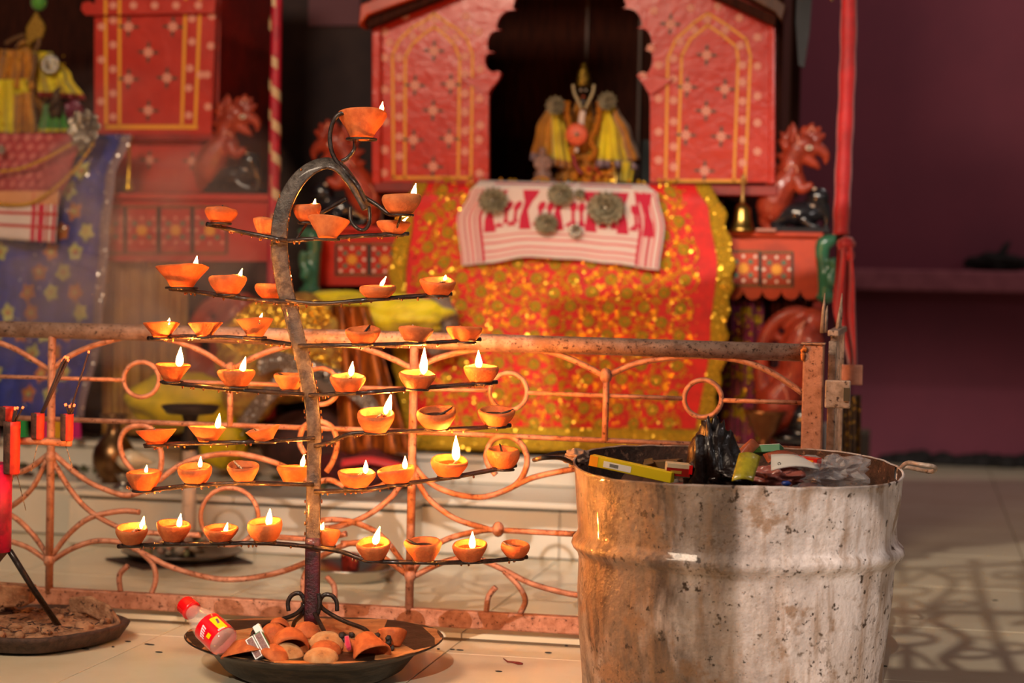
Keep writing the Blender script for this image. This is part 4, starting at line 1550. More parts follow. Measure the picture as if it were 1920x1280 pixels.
# floor litter: leaf, crumbs, oil stain
mb = MB()
mb.tube([G(944, 1234, .003), G(952, 1240, .004), G(962, 1241, .003), G(972, 1243, .003), G(980, 1244, .003)], [.001, .0015, .002, .003, .002], 5)
mb.build('dry_petal', leafd, label='curled dark red dried petal on the floor right of the pan', cat='petal')
mb = MB()
for x, y in ((822, 1216), (848, 1217), (862, 1218), (1028, 1223), (1062, 1210), (1065, 1209), (935, 1258), (282, 1208), (276, 1207), (298, 1222), (240, 1202), (1657, 1248), (1866, 1125), (212, 1212), (160, 1216)):
    q = G(x, y, .001 if y > 1200 else ZI + .001)
    mb.ell(q, (random.uniform(.003, .010), .003, .0015), 0, 6, 4)
mb.build('floor_crumbs', soot, label='scattered dark crumbs on the marble floor', cat='crumbs', kind='stuff')


# ================================================================== shrines
def mpp(v, px=960):
    "metres per photo pixel near that place"
    return (P(px + 1, 400, v) - P(px, 400, v)).length


class Paint(MB):
    "flat joinery at depth v, its shapes read in photo pixels; painted motifs lie on the face in the same mesh"
    def __init__(s, v):
        super().__init__()
        s.pv = v

    def board(s, pts, th_=.02, m=0, dv=0):
        s.prism([P(x, y, s.pv + dv) for x, y in pts], V((0, th_, 0)), m)

    def rect(s, x0, y0, x1, y1, th_=.02, m=0, dv=0):
        s.board([(x0, y0), (x1, y0), (x1, y1), (x0, y1)], th_, m, dv)

    def shape(s, pts, m, d=.0012):
        s.poly(lambda x, y: P(x, y, s.pv - d), pts, m)

    def stroke(s, pts, wpx, m, d=.0012):
        for (x0, y0), (x1, y1) in zip(pts, pts[1:]):
            dx, dy = x1 - x0, y1 - y0
            L = math.hypot(dx, dy) or 1
            nx, ny = -dy / L * wpx / 2, dx / L * wpx / 2
            ex, ey = dx / L * wpx * .2, dy / L * wpx * .2
            s.shape([(x0 + nx - ex, y0 + ny - ey), (x1 + nx + ex, y1 + ny + ey), (x1 - nx + ex, y1 - ny + ey), (x0 - nx - ex, y0 - ny - ey)], m, d)

    def disc(s, x, y, r, m, d=.002, n=10, ry=None):
        s.shape([(x + r * math.cos(2 * PI * k / n), y + (ry or r) * math.sin(2 * PI * k / n)) for k in range(n)], m, d)

    def daisy(s, x, y, r, m=2, leaves=False, ml=3, n=8):
        if leaves:
            for k in range(4):
                a = k * PI / 2 + .05
                c, q = math.cos(a), math.sin(a)
                L = r * 2.1
                s.shape([(x, y), (x + c * L * .7 - q * 3, y + q * L * .7 + c * 3), (x + c * L, y + q * L), (x + c * L * .7 + q * 3, y + q * L * .7 - c * 3)], ml, .0014)
        for k in range(n):
            a = 2 * PI * k / n + .2
            c, q = math.cos(a), math.sin(a)
            wd_ = r * .26
            s.shape([(x, y), (x + c * r * .75 - q * wd_, y + q * r * .75 + c * wd_), (x + c * r, y + q * r), (x + c * r * .75 + q * wd_, y + q * r * .75 - c * wd_)], m, .002)

    def folk(s, x0, y0, x1, y1, my=1, mw=4, mg=5, md=6, mr=0):
        "painted square: dark dotted border, white blossoms, green leaves, yellow flower"
        s.stroke([(x0, y0), (x1, y0), (x1, y1), (x0, y1), (x0, y0)], 5, md)
        n = int((x1 - x0) / 5)
        for k in range(n):
            s.disc(x0 + (k + .5) * (x1 - x0) / n, y0, 1.2, my, n=5)
            s.disc(x0 + (k + .5) * (x1 - x0) / n, y1, 1.2, my, n=5)
        cx, cy, r = (x0 + x1) / 2, (y0 + y1) / 2, min(x1 - x0, y1 - y0) / 2
        for k in range(4):
            a = 2 * PI * k / 4
            s.disc(cx + r * .80 * math.cos(a), cy + r * .76 * math.sin(a), r * .11, mw, n=7)
        for sx_ in (-1, 1):
            for sy_ in (-1, 1):
                s.disc(cx + sx_ * r * .74, cy + sy_ * r * .74, r * .11, mw, n=7)
                s.disc(cx + sx_ * r * .45, cy + sy_ * r * .42, r * .17, mg, n=7)
        s.daisy(cx, cy, r * .38, my, n=8)
        s.disc(cx, cy, r * .2, my, .0022)


PM = [red_p, yel_p, dai_p, grn_p, wht_p, grn_p2, dot_p, red_d]
PM2 = [red_p2, yel_p, dai_p, grn_p, dai_p, grn_p2, dot_p, red_d]
SV = 5.47
shr = thing('painted_shrine', P(1070, 800, SV + .2), 'large red painted wooden shrine with scalloped arch niche and yellow borders', 'shrine')


def lobe(a, b, bulge, n=8):
    "circular-ish lobe from cusp a to cusp b bulging sideways"
    (x0, y0), (x1, y1) = a, b
    out = []
    for k in range(1, n):
        t = k / n
        x, y = lerp(x0, x1, t), lerp(y0, y1, t)
        h = math.sin(PI * t) ** .6
        ex = math.sin(2 * PI * t) * -.12
        out.append((x + bulge * h, y + (y0 - y1) * ex * -1))
    return out


Lc = [(940, 137), (928, 98), (940, 56), (968, 18), (1000, -22)]
Rc = [(1194, 141), (1208, 93), (1194, 52), (1167, 15), (1135, -24)]
left_edge = [(916, 342), (916, 186), (918, 172), (926, 160), (936, 146), (940, 137), (934, 133)]
for a, b, bl in zip(Lc, Lc[1:], (-25, -20, -20, -18)):
    left_edge += lobe(a, b, bl) + [b]
right_edge = [(1219, 342), (1219, 190), (1217, 176), (1209, 163), (1200, 150), (1194, 141), (1200, 136)]
for a, b, bl in zip(Rc, Rc[1:], (22, 20, 20, 18)):
    right_edge += lobe(a, b, bl) + [b]

for edge, outx, arch_o, arch_i, big, small in (
        (left_edge, 706, [(738, 333), (736, 103), (748, 76), (772, 52), (800, 37), (814, 25), (830, 37), (856, 54), (876, 74), (886, 103), (883, 333)],
         [(759, 333), (760, 106), (772, 84), (797, 62), (814, 50), (834, 66), (852, 84), (862, 110), (859, 333)],
         [(814, 95), (778, 160), (845, 158), (812, 207), (775, 262), (842, 260), (812, 312)],
         [(749, y) for y in (108, 145, 182, 219, 256, 293)] + [(872, y) for y in (105, 138, 175, 210, 246, 284)] + [(774, 68), (855, 70), (814, 38), (791, 52), (835, 53)] +
         [(722, 60), (722, 108), (722, 168), (722, 228), (721, 281), (720, 324), (898, 60), (900, 130), (899, 185), (900, 235), (898, 262), (899, 325), (760, 30), (730, 80), (874, 30), (880, 56)]),
        (right_edge, 1450, [(1248, 339), (1252, 109), (1267, 74), (1302, 42), (1327, 25), (1364, 48), (1399, 74), (1407, 105), (1397, 339)],
         [(1270, 339), (1278, 105), (1294, 74), (1327, 47), (1355, 66), (1381, 88), (1384, 114), (1376, 339)],
         [(1325, 103), (1288, 163), (1359, 167), (1324, 208), (1286, 253), (1352, 256), (1321, 320), (1257, 45)],
         [(1263, y) for y in (110, 148, 188, 228, 275, 313)] + [(1392, y) for y in (122, 154, 190, 225, 263, 305)] + [(1275, 78), (1302, 56), (1327, 37), (1360, 56), (1388, 85)] +
         [(1235, y) for y in (122, 185, 247, 300)] + [(1420, y) for y in (70, 124, 180, 230, 284)] + [(1220, 90), (1226, 20), (1295, 15), (1345, 12), (1386, 34), (1205, 142)])):
    pb = Paint(SV)
    top = [(edge[-1][0], -70), (outx, -70)]
    pts = edge + top + [(outx, 342)]
    # split the scalloped board into strips so the outline stays a clean polygon
    pb.board(pts, .022, 0)
    pb.stroke(arch_o, 5, 1)
    pb.stroke(arch_i, 5, 1)
    pb.stroke([(arch_o[0][0] - 2, arch_o[0][1]), (arch_o[-1][0] + 2, arch_o[0][1])], 6, 1)
    for x, y in big:
        pb.daisy(x, y, 10, 2, True)
    for x, y in small:
        pb.daisy(x, y, 8.5, 2)
    pb.build('arch_panel', PM, shr)
# column capitals, stiles, roof beams
for x0, x1 in ((862, 936), (1198, 1262)):
    mb = Paint(SV - .012)
    if x0 == 862:
        mb.board([(x0, 147), (926, 145), (938, 138), (934, 150), (920, 166), (914, 176), (x0, 151)][:6], .012)
    else:
        mb.board([(1196, 140), (1206, 147), (x1, 148), (1221, 178), (1214, 164), (1202, 151)], .012)
    mb.build('capital', red_p, shr)
for x0, x1 in ((697, 713), (1441, 1453)):
    mb = Paint(SV - .02)
    mb.rect(x0, -70, x1, 345, .05)
    mb.build('stile', red_p, shr, mods=[bevel(.004)])
mb = Paint(SV - .09)
mb.board([(672, 50), (688, 28), (760, 2), (900, -50), (905, -78), (676, 8)], .10, 0)
mb.build('roof_beam', ora_p, shr, mods=[bevel(.004)])
mb = Paint(SV - .09)
mb.board([(1300, -60), (1385, -14), (1452, 22), (1466, 40), (1474, 10), (1400, -50), (1310, -90)], .10, 0)
mb.build('roof_beam', wood_b, shr, mods=[bevel(.004)])
mb = Paint(SV - .06)
mb.board([(690, 52), (760, 22), (860, -18), (860, -38), (760, 4), (680, 36)], .05)
mb.build('eave_moulding', wood_d, shr)
mb = Paint(SV - .06)
mb.board([(1452, 48), (1380, 14), (1290, -28), (1290, -44), (1380, -4), (1456, 30)], .05)
mb.build('eave_moulding', wood_d, shr)
ul, ur = P(706, 200, SV).x, P(1450, 200, SV).x
zb, ztop = P(1000, 344, SV).z, 1.75
mb = MB()
mb.bx(ur - .012, ur + .004, SV + .03, SV + .72, .80, ztop)
mb.build('side_panel', wood_b, shr)
mb = MB()
mb.bx(ur + .004, ur + .03, SV + .66, SV + .72, zb, ztop)
mb.build('side_post', wood_d, shr)
mb = MB()
mb.bx(ur + .004, ur + .02, SV + .03, SV + .06, zb, ztop)
mb.build('side_post', wood_d, shr)
mb = MB()
mb.bx(ul, ul + .016, SV + .03, SV + .72, .80, ztop)
mb.build('side_panel', wood_b, shr)
ein, eir = P(905, 200, SV).x, P(1232, 200, SV).x
mb = MB()
mb.bx(ul, ur, SV + .70, SV + .72, zb, ztop)
mb.build('niche_back', wood_d, shr)
mb = MB()
mb.bx(ul + .02, ur - .02, SV + .03, SV + .72, ztop - .02, ztop)
mb.build('niche_ceiling', wood_d, shr)
mb = MB()
for fx in (.36, .70):
    mb.bx(lerp(ein, eir, fx) - .004, lerp(ein, eir, fx) + .004, SV + .685, SV + .70, zb, ztop)
mb.build('niche_batten', wood_b, shr)
mb = MB()
q = P(1210, 300, SV + .35)
mb.bx(q.x - .01, q.x + .05, SV + .34, SV + .38, zb, q.z + .06)
mb.build('niche_glass_block', M('grey_green_pane', '33362f', .3), shr)
# black barge board right of the roof
mb = Paint(SV - .04)
mb.board([(1496, -60), (1526, -60), (1518, 60), (1508, 127), (1497, 122), (1492, 40)], .03)
mb.build('barge_board', lacq_b, shr)
# table body
tb0, tb1 = P(770, 600, SV + .05).x, P(1352, 600, SV + .05).x
mb = MB()
mb.bx(ul, ur + .02, SV - .02, SV + .72, zb - .03, zb)
mb.build('table_top', red_d, shr, mods=[bevel(.004)])
mb = MB()
mb.bx(tb0, tb1, SV + .02, SV + .66, .242, zb - .031)
mb.build('table_body', wood_d, shr)


def wing(x0, x1, ytop, ybot, squares, par, v, mats, scal=None, lab='side_shelf', thick=10, depth=.22):
    p_ = Paint(v)
    p_.rect(x0, ytop + thick, x1, ybot, .02)
    for sq in squares:
        p_.folk(*sq)
    if scal:
        n = scal
        for k in range(n):
            a, b = lerp(x0, x1, k / n), lerp(x0, x1, (k + 1) / n)
            p_.board([(a, ybot)] + [((a + b) / 2 + (b - a) / 2 * math.cos(PI - PI * j / 8), ybot + 20 * math.sin(PI * j / 8)) for j in range(9)] + [(b, ybot)], .012)
    o = p_.build('drawer_front', mats, par)
    u0, u1 = P(x0, ytop, v).x, P(x1, ytop, v).x
    z1 = P((x0 + x1) / 2, ytop, v - .015).z
    z0 = P((x0 + x1) / 2, ytop + thick, v).z
    mb = MB()
    mb.bx(u0 - .01, u1 + .012, v - .018, v + depth, z0, z1)
    mb.build('shelf_board', mats[0], par, mods=[bevel(.004)])
    return z1


WR = [ora_p] + PM[1:]
zsh = wing(1358, 1536, 434, 542, [(1364, 471, 1424, 535), (1426, 473, 1486, 537)], shr, 5.44, WR, scal=5)
wing(596, 762, 424, 535, [(630, 458, 690, 515), (694, 458, 750, 516)], shr, 5.44, PM, scal=None)
zr_ = P(1440, 545, 5.46).z
mb = MB()
a, b = P(1350, 600, 5.64), P(1540, 600, 5.64)
mb.bx(a.x, b.x, 5.66, 5.68, .242, zr_ + .05)
mb.build('lower_back_board', wood_d, shr)
mb = MB()
a, b = P(590, 600, 5.64), P(765, 600, 5.64)
mb.bx(a.x, b.x, 5.66, 5.68, .242, zr_ + .05)
mb.build('lower_back_board', wood_d, shr)
for x in (1533, 600):
    mb = MB()
    q = P(x, 600, 5.5)
    mb.bx(q.x - .012, q.x + .012, 5.46, 5.66, .242, zr_)
    mb.build('corner_post', red_d, shr)

# left shrine, of which the photo shows the right half
LV = 5.45
shl = thing('painted_shrine', P(290, 800, LV + .2), 'red painted wooden shrine cut by the left edge with a yellow-lined column panel', 'shrine')
pb = Paint(LV)
pb.board([(177, 28), (177, 256), (396, 256), (408, -70), (180, -70)][::-1], .03, 0)
pb.stroke([(198, 28), (199, 236)], 6, 1)
pb.stroke([(224, 28), (224, 236)], 6, 1)
pb.stroke([(350, -60), (341, 236)], 6, 1)
pb.stroke([(378, -60), (366, 236)], 6, 1)
pb.stroke([(198, 238), (369, 238)], 8, 1)
for x, y in ((241, 50), (324, 50), (278, 98), (241, 148), (313, 146), (278, 207)):
    pb.daisy(x, y, 10, 2, True)
for x, y in [(212, y) for y in (38, 84, 130, 175, 219)] + [(360, 35), (360, 78), (356, 128), (354, 165), (354, 216)] + [(190, 50), (190, 112), (189, 190), (397, 30), (395, 86), (388, 140), (390, 200), (376, 140)]:
    pb.daisy(x, y, 8, 2)
pb.build('column_panel', PM2, shl)
pb = Paint(LV - .02)
pb.board([(182, 28), (160, 28), (152, 18), (154, 6), (166, 2), (176, 8), (184, 0), (404, 0), (402, 24)], .02)
pb.stroke([(198, 0), (198, 26)], 6, 1)
pb.stroke([(224, 0), (224, 26)], 6, 1)
for x in (212, 250, 290, 330, 372):
    pb.daisy(x, 10, 8, 2)
pb.build('cornice', PM2, shl)
pb = Paint(LV + .03)
pb.rect(176, 258, 402, 360, .02)
pb.daisy(280, 300, 9, 2, True)
pb.daisy(360, 302, 9, 2, True)
pb.build('base_panel', PM2, shl)
pb = Paint(LV - .01)
pb.rect(222, 252, 400, 262, .05)
pb.build('base_moulding', red_d, shl)
zsl = wing(186, 502, 362, 490, [(236, 388, 296, 475), (299, 388, 359, 475), (362, 388, 425, 475), (176, 388, 233, 475)], shl, 5.38, PM2, lab='side_shelf', thick=13)
mb = MB()
a, b = P(178, 200, LV).x, P(404, 200, LV).x
mb.bx(b - .02, b, LV + .03, LV + .5, .8, 1.75)
mb.bx(a, a + .02, LV + .03, LV + .5, 1.0, 1.75)
mb.build('side_panel', red_d, shl)
mb = MB()
mb.bx(-3.2, b - .02, LV + .5, LV + .52, .3, 1.75)
mb.build('niche_back', wood_d, shl)
mb = MB()
q0, q1 = P(-200, 600, 5.5).x, P(500, 600, 5.5).x
mb.bx(q0, q1, 5.62, 5.64, .242, .90)
mb.build('lower_back_board', wood_d, shl)
mb = MB()
q1 = P(176, 300, LV).x
mb.bx(-3.2, q1 + .1, LV - .03, LV + .5, P(90, 250, LV).z - .02, P(90, 250, LV).z)
mb.build('table_top', red_d, shl)
for x in (498,):
    mb = MB()
    q = P(x, 600, 5.42)
    mb.bx(q.x - .02, q.x + .012, 5.39, 5.62, .242, P(x, 490, 5.4).z)
    mb.build('corner_post', wood_d, shl)
# the mauve patch high on the wall and a dark sheet painting in the shade behind both shrines
mb = MB()
mb.bx(-3.6, P(1455, 200, 6.5).x, 6.5, 6.52, .0, 2.4)
scr = mb.build('dark_shade_backdrop', M('smoky_shade', '3a2c2c', .8, col2='2c2024', scale=4), label='dark smoky sheet standing in for the shaded wall behind both red shrines', cat='screen')
mb = MB()
a, b = P(580, -40, 6.49), P(676, 48, 6.49)
mb.bx(a.x, b.x, 6.485, 6.50, b.z, a.z)
mb.build('mauve_panel', M('mauve_panel', '6a4650', .8), scr)

# ================================================================== draped cloths


def add_sequins(f, n, r, mat, parent, name='sequins', off=.004, smin=0, smax=1, tmin=0, tmax=1, pts=None, tiltv=.5):
    mb = MB()
    for k in range(n if pts is None else len(pts)):
        s, t = (random.uniform(smin, smax), random.uniform(tmin, tmax)) if pts is None else pts[k]
        q = V(f(s, t)) + V((0, -off, 0))
        rot = Euler((PI / 2 + random.uniform(-tiltv, tiltv), random.uniform(-tiltv, tiltv), random.uniform(-tiltv, tiltv))).to_matrix()
        rr = r * random.uniform(.6, 1.3)
        i0 = len(mb.v)
        for j in range(6):
            mb.v.append(q + rot @ V((rr * math.cos(j * PI / 3), rr * math.sin(j * PI / 3), 0)))
        mb.face(range(i0, i0 + 6), 0)
    return mb.build(name, mat, parent, kind='stuff', recalc=False)


# red and gold saree over the table front
def rs(s, t):
    xl = pwc(t, (0, 790), (.12, 762), (.35, 748), (.6, 752), (1, 772))
    xr = pwc(t, (0, 1318), (.10, 1345), (.30, 1361), (.55, 1348), (1, 1316))
    yt, yb = lerp(342, 346, s), lerp(842, 850, s)
    x, y = lerp(xl, xr, s), lerp(yt, yb, t)
    v = 5.40 + .006 * math.sin(s * 17 + t * 2) * min(1, t * 3) + .004 * math.sin(s * 41 + 1) * t
    if t < .05:
        v += (.05 - t) * .5
    return P(x, y, v)


sar = thing('red_saree', rs(.5, 1), 'bright red saree with gold embroidery hanging down the front of the main altar', 'cloth')
mb = MB()
mb.grid(rs, 60, 50)
mb.build('cloth', sar_red, sar, mods=[solid(.002)])


def decal(f, cs, ct, pts, m, mb_, ks, kt, off):
    i0 = len(mb_.v)
    for x, y in pts:
        mb_.v.append(V(f(cs + x * ks, ct + y * kt)) + V((0, -off, 0)))
    mb_.face(range(i0, i0 + len(pts)), m)


ks, kt = 1 / 580., 1 / 500.
mb = MB()
circle = lambda r, n=9, a0=0: [(r * math.cos(2 * PI * k / n + a0), r * math.sin(2 * PI * k / n + a0)) for k in range(n)]
seq = []
row = 0
y = 14
while y < 448:
    x = 46 + (33 if row % 2 else 0)
    while x < 520:
        s_, t_ = x * ks, y * kt
        jx, jy = random.uniform(-2, 2), random.uniform(-2, 2)
        decal(rs, s_ + jx * ks, t_ + jy * kt, circle(11, 10), 0, mb, ks, kt, .0030)
        decal(rs, s_ + jx * ks, t_ + jy * kt, circle(5, 7), 1, mb, ks, kt, .0042)
        for k in range(5):
            a = k * 2 * PI / 5 + row
            for rr, sz in ((19, 5), (25, 3.4)):
                if random.random() < .8:
                    c_, q_ = math.cos(a + (rr - 19) * .06), math.sin(a + (rr - 19) * .06)
                    decal(rs, s_, t_, [(c_ * rr + px_ * sz, q_ * rr + py_ * sz) for px_, py_ in circle(1, 6, a)], 1 if k % 2 else 2, mb, ks, kt, .0034)
        a0 = random.random() * 6
        # curling tendril
        pr = None
        for k in range(9):
            a = a0 + k * .45
            rr = 13 + k * 2.0
            p_ = (rr * math.cos(a), rr * math.sin(a))
            if pr:
                nx, ny = -(p_[1] - pr[1]), p_[0] - pr[0]
                L = math.hypot(nx, ny)
                nx, ny = nx / L * 1.6, ny / L * 1.6
                decal(rs, s_, t_, [(pr[0] + nx, pr[1] + ny), (p_[0] + nx, p_[1] + ny), (p_[0] - nx, p_[1] - ny), (pr[0] - nx, pr[1] - ny)], 1, mb, ks, kt, .0032)
            pr = p_
        seq.append((s_, t_))
        for k in range(8):
            seq.append((s_ + random.uniform(-22, 22) * ks, t_ + random.uniform(-22, 22) * kt))
        x += 66 - row * 0.0
    y += 27
    row += 1
for k in range(800):
    decal(rs, random.uniform(.05, .93), random.uniform(.01, .90), circle(random.uniform(1.2, 3.0), 6, random.random()), random.choice((0, 1, 1, 2, 2)), mb, ks, kt, .0028)
mb.build('gold_embroidery', [zari, zari_o, M('zari_yellow', 'd8a01c', .35, .6, col2='b87a14', scale=200)], sar, kind='stuff', recalc=False)
add_sequins(rs, 0, .0036, sequin, sar, pts=seq, tiltv=.6)


def border(fn_l, name, mats, par, nn, lump=.004):
    mb = MB()
    mb.grid(fn_l, nn, 4, 0)
    return mb.build(name, mats, par, mods=[solid(.002)])


def rb_(s, t):          # right hand gold border; s runs down
    x = 1.0 + (t - .5) * .052 + .006 * math.sin(s * 70) * t
    return V(rs(x, s)) + V((0, -.005, 0))


zb_m = M('zari_border', 'd2a21c', .4, .5, col2='a8861c', scale=120, bump=.9, bscale=300)
border(rb_, 'gold_border', [zb_m], sar, 90)


def lb_(s, t):
    return V(rs(-.002 + (t - .5) * .05 + .004 * math.sin(s * 70) * (1 - t), s)) + V((0, -.005, 0))


border(lb_, 'gold_border', [zb_m], sar, 90)


def bb_(s, t):
    return V(rs(s, lerp(.91, 1.0, t))) + V((0, -.005, 0))


border(bb_, 'gold_border', [zb_m], sar, 60)
add_sequins(rb_, 150, .003, sequin, sar, 'border_sequins', .004)
add_sequins(bb_, 180, .003, sequin, sar, 'border_sequins', .004)
add_sequins(lb_, 110, .003, sequin, sar, 'border_sequins', .004)


# white and red woven cloth (gamosa) on top
def gf(s, t):
    tt = t
    x = lerp(pwc(tt, (0, 898), (.15, 880), (.45, 857), (1, 866)), pwc(tt, (0, 1214), (.12, 1234), (.5, 1246), (1, 1236)), s)
    yb = pwc(s, (0, 498), (.12, 494), (.33, 482), (.55, 486), (.75, 494), (1, 506))
    y = lerp(lerp(338, 346, s), yb, tt)
    v = 5.372 + .003 * math.sin(s * 23) * t
    if t < .08:
        v += (.08 - t) * .4
    return P(x, y, v)


gam = thing('woven_cloth', gf(.5, 1), 'white cotton cloth with red woven figures and stripes laid over the red saree', 'cloth')
mb = MB()
mb.grid(gf, 48, 30)
mb.build('cloth', gam_w, gam, mods=[solid(.002)])
mb = MB()
KS, KT = 1 / 372., 1 / 155.


def gd(x, y, pts, m=0, off=.0022, sub=0):
    decal(gf, x, y, pts, m, mb, KS, KT, off)


def gline(s0, t0, s1, t1, wpx, m, n=14, off=.0020):
    for k in range(n):
        a, b = k / n, (k + 1) / n
        sa, ta, sb, tb = lerp(s0, s1, a), lerp(t0, t1, a), lerp(s0, s1, b), lerp(t0, t1, b)
        ver = abs(t1 - t0) > abs(s1 - s0)
        dx, dy = (wpx * KS / 2, 0) if ver else (0, wpx * KT / 2)
        i0 = len(mb.v)
        for s_, t_ in ((sa - dx, ta - dy), (sb - dx, tb - dy), (sb + dx, tb + dy), (sa + dx, ta + dy)):
            mb.v.append(V(gf(max(0, min(1, s_)), max(0, min(1, t_)))) + V((0, -off, 0)))
        mb.face(range(i0, i0 + 4), m)


for s_, w_, m_ in ((.012, 3, 1), (.035, 3, 0), (.06, 5, 1), (.085, 3, 0), (.11, 6, 0), (.885, 6, 0), (.905, 3, 1), (.93, 5, 0), (.955, 4, 1), (.985, 3, 0)):
    gline(s_, .03, s_, .98, w_, m_)
for t_, w_, m_ in ((.03, 3, 0), (.68, 3, 1), (.76, 4, 1), (.86, 4, 1), (.93, 3, 1)):
    gline(.12 if t_ > .5 else .1, t_, .88 if t_ > .5 else .9, t_, w_, m_)
for x in (.155, .325, .485, .645, .80, .925):
    gd(x, .38, [(-17, -42), (17, -42), (13, -30), (7, -18), (5, 0), (8, 14), (11, 38), (-11, 38), (-8, 14), (-5, 0), (-7, -18), (-13, -30)])
for x in (.235, .28, .40, .445, .56, .60, .71, .755, .865):
    gd(x, .34, [(-6, -10), (0, -14), (6, -10), (7, 0), (3, 6), (3, 22), (6, 30), (-6, 30), (-3, 22), (-3, 6), (-7, 0)])
for x in (.2, .26, .38, .43, .54, .6, .7, .76, .85):
    gd(x, .56, [(-7, -2), (-2, -5), (0, -9), (3, -4), (8, -2), (8, 2), (-7, 2)])
mb.build('woven_figures', [gam_r, gam_p], gam, kind='stuff', recalc=False)


def ornament(px, py, rx, ry, v, mat, label, n=16, group='silver flower ornaments', layers=3, name='silver_flower'):
    t = thing(name, P(px, py, v), label, 'ornament', group)
    m = mpp(v, px)
    c = P(px, py, v)
    for L in range(layers):
        mb = MB()
        f0 = 1 - L * .28
        for k in range(n - L * 3):
            a = 2 * PI * k / (n - L * 3) + L * .2
            rot = Matrix.Rotation(-a, 3, 'Y') @ Matrix.Rotation(-.35 - .2 * L, 3, 'Z')
            q = c + V((math.cos(a) * rx * m * f0 * .58, -.006 * (L + 1), math.sin(a) * ry * m * f0 * .58))
            mb.ell(q, (rx * m * f0 * .44, .0016, ry * m * (.30 if n < 12 else .20)), 0, 8, 5, rot)
        mb.build('petal_ring', mat, t)
    mb = MB()
    mb.ell(c + V((0, -.02 if layers > 1 else -.01, 0)), (rx * m * .16, .006, ry * m * .16), 0, 10, 6)
    mb.build('centre', silver if mat is silver_d else mat, t)
    return t


GVv = 5.355
ornament(926, 376, 30, 24, GVv, silver_d, 'oval tarnished silver flower at the left end of the white cloth')
ornament(1052, 364, 26, 20, GVv, silver_d, 'spiky tarnished silver flower at the top middle of the white cloth', n=22)
ornament(1088, 363, 11, 9, GVv, silver_d, 'tiny silver flower right of the spiky one', n=10, layers=2)
ornament(1137, 390, 38, 29, GVv, silver_d, 'largest tarnished silver flower with studded rim on the white cloth', n=20)
ornament(1025, 419, 24, 19, GVv, silver_d, 'small round silver flower low in the middle of the white cloth', n=18)
ornament(1079, 432, 14, 13, GVv, silver, 'tiny bright silver flower low on the white cloth', n=8, layers=2)

# blue saree and red cloths of the left altar


def bf(s, t):
    xr = pwc(t, (0, 236), (.16, 206), (.35, 196), (.7, 182), (1, 150))
    x = lerp(-90, xr, s)
    y = lerp(252, 782, t)
    v = 5.32 + .010 * math.sin(s * 13 + t * 3) * min(1, t * 2) + .006 * math.sin(s * 29)
    return P(x, y, v)


blu = thing('blue_saree', bf(.5, 1), 'blue saree with cream and orange flowers hanging from the left altar', 'cloth')
mb = MB()
mb.grid(bf, 40, 50)
mb.build('cloth', blue_c, blu, mods=[solid(.002)])
mb = MB()
row, y = 0, 30
while y < 520:
    x = 20 + (26 if row % 2 else 0)
    col = row
    while x < 262:
        s_, t_ = x / 290, y / 530
        a0 = random.random()
        if random.random() < .12:
            x += 52
            continue
        pts = []
        for k in range(10):
            rr = (20 if k % 2 == 0 else 13) * random.uniform(.9, 1.1)
            a = a0 + 2 * PI * k / 10
            pts.append((rr * .82 * math.cos(a), rr * math.sin(a)))
        decal(bf, s_, t_, pts, (col) % 2, mb, 1 / 290, 1 / 530, .0028)
        decal(bf, s_, t_, circle(5, 6), (col + 1) % 2, mb, 1 / 290, 1 / 530, .0036)
        x += 46
        col += 1
    y += 38
    row += 1
mb.build('printed_flowers', [cream_p, orng_p], blu, kind='stuff', recalc=False)
bbr = lambda s, t: V(bf(.975 + .06 * t, s)) + V((0, -.005, 0))
border(bbr, 'lilac_border', [lilac], blu, 60)
add_sequins(bbr, 60, .0028, sequin_s, blu, 'border_sequins', .004)
add_sequins(bf, 60, .003, sequin_s, blu, 'silver_sequins', .004, smin=.4)


def mf(s, t):
    x = lerp(-90, pwc(t, (0, 160), (.5, 135), (1, 112)), s)
    return P(x, lerp(250, 384, t), 5.285 + .004 * math.sin(s * 20))


mar = thing('maroon_altar_cloth', mf(.5, 1), 'maroon brocade cloth on top of the blue saree at the left edge', 'cloth')
mb = MB()
mb.grid(mf, 24, 14)
mb.build('cloth', mar_c, mar, mods=[solid(.002)])
mb = MB()
for i in range(9):
    for j in range(7):
        decal(mf, .06 + i * .085 + (.04 if j % 2 else 0), .06 + j * .13, [(px_ * 1.0, py_) for px_, py_ in ((0, -9), (4, -3), (8, 0), (4, 3), (0, 9), (-4, 3), (-8, 0), (-4, -3))], 0, mb, 1 / 250, 1 / 134, .003)
mb.build('brocade_figures', mar_l, mar, kind='stuff', recalc=False)


def pf(s, t):
    x = lerp(-90, pwc(t, (0, 112), (.3, 108), (1, 104)), s)
    return P(x, lerp(358, lerp(440, 455, s), t), 5.265 + .003 * math.sin(s * 16))


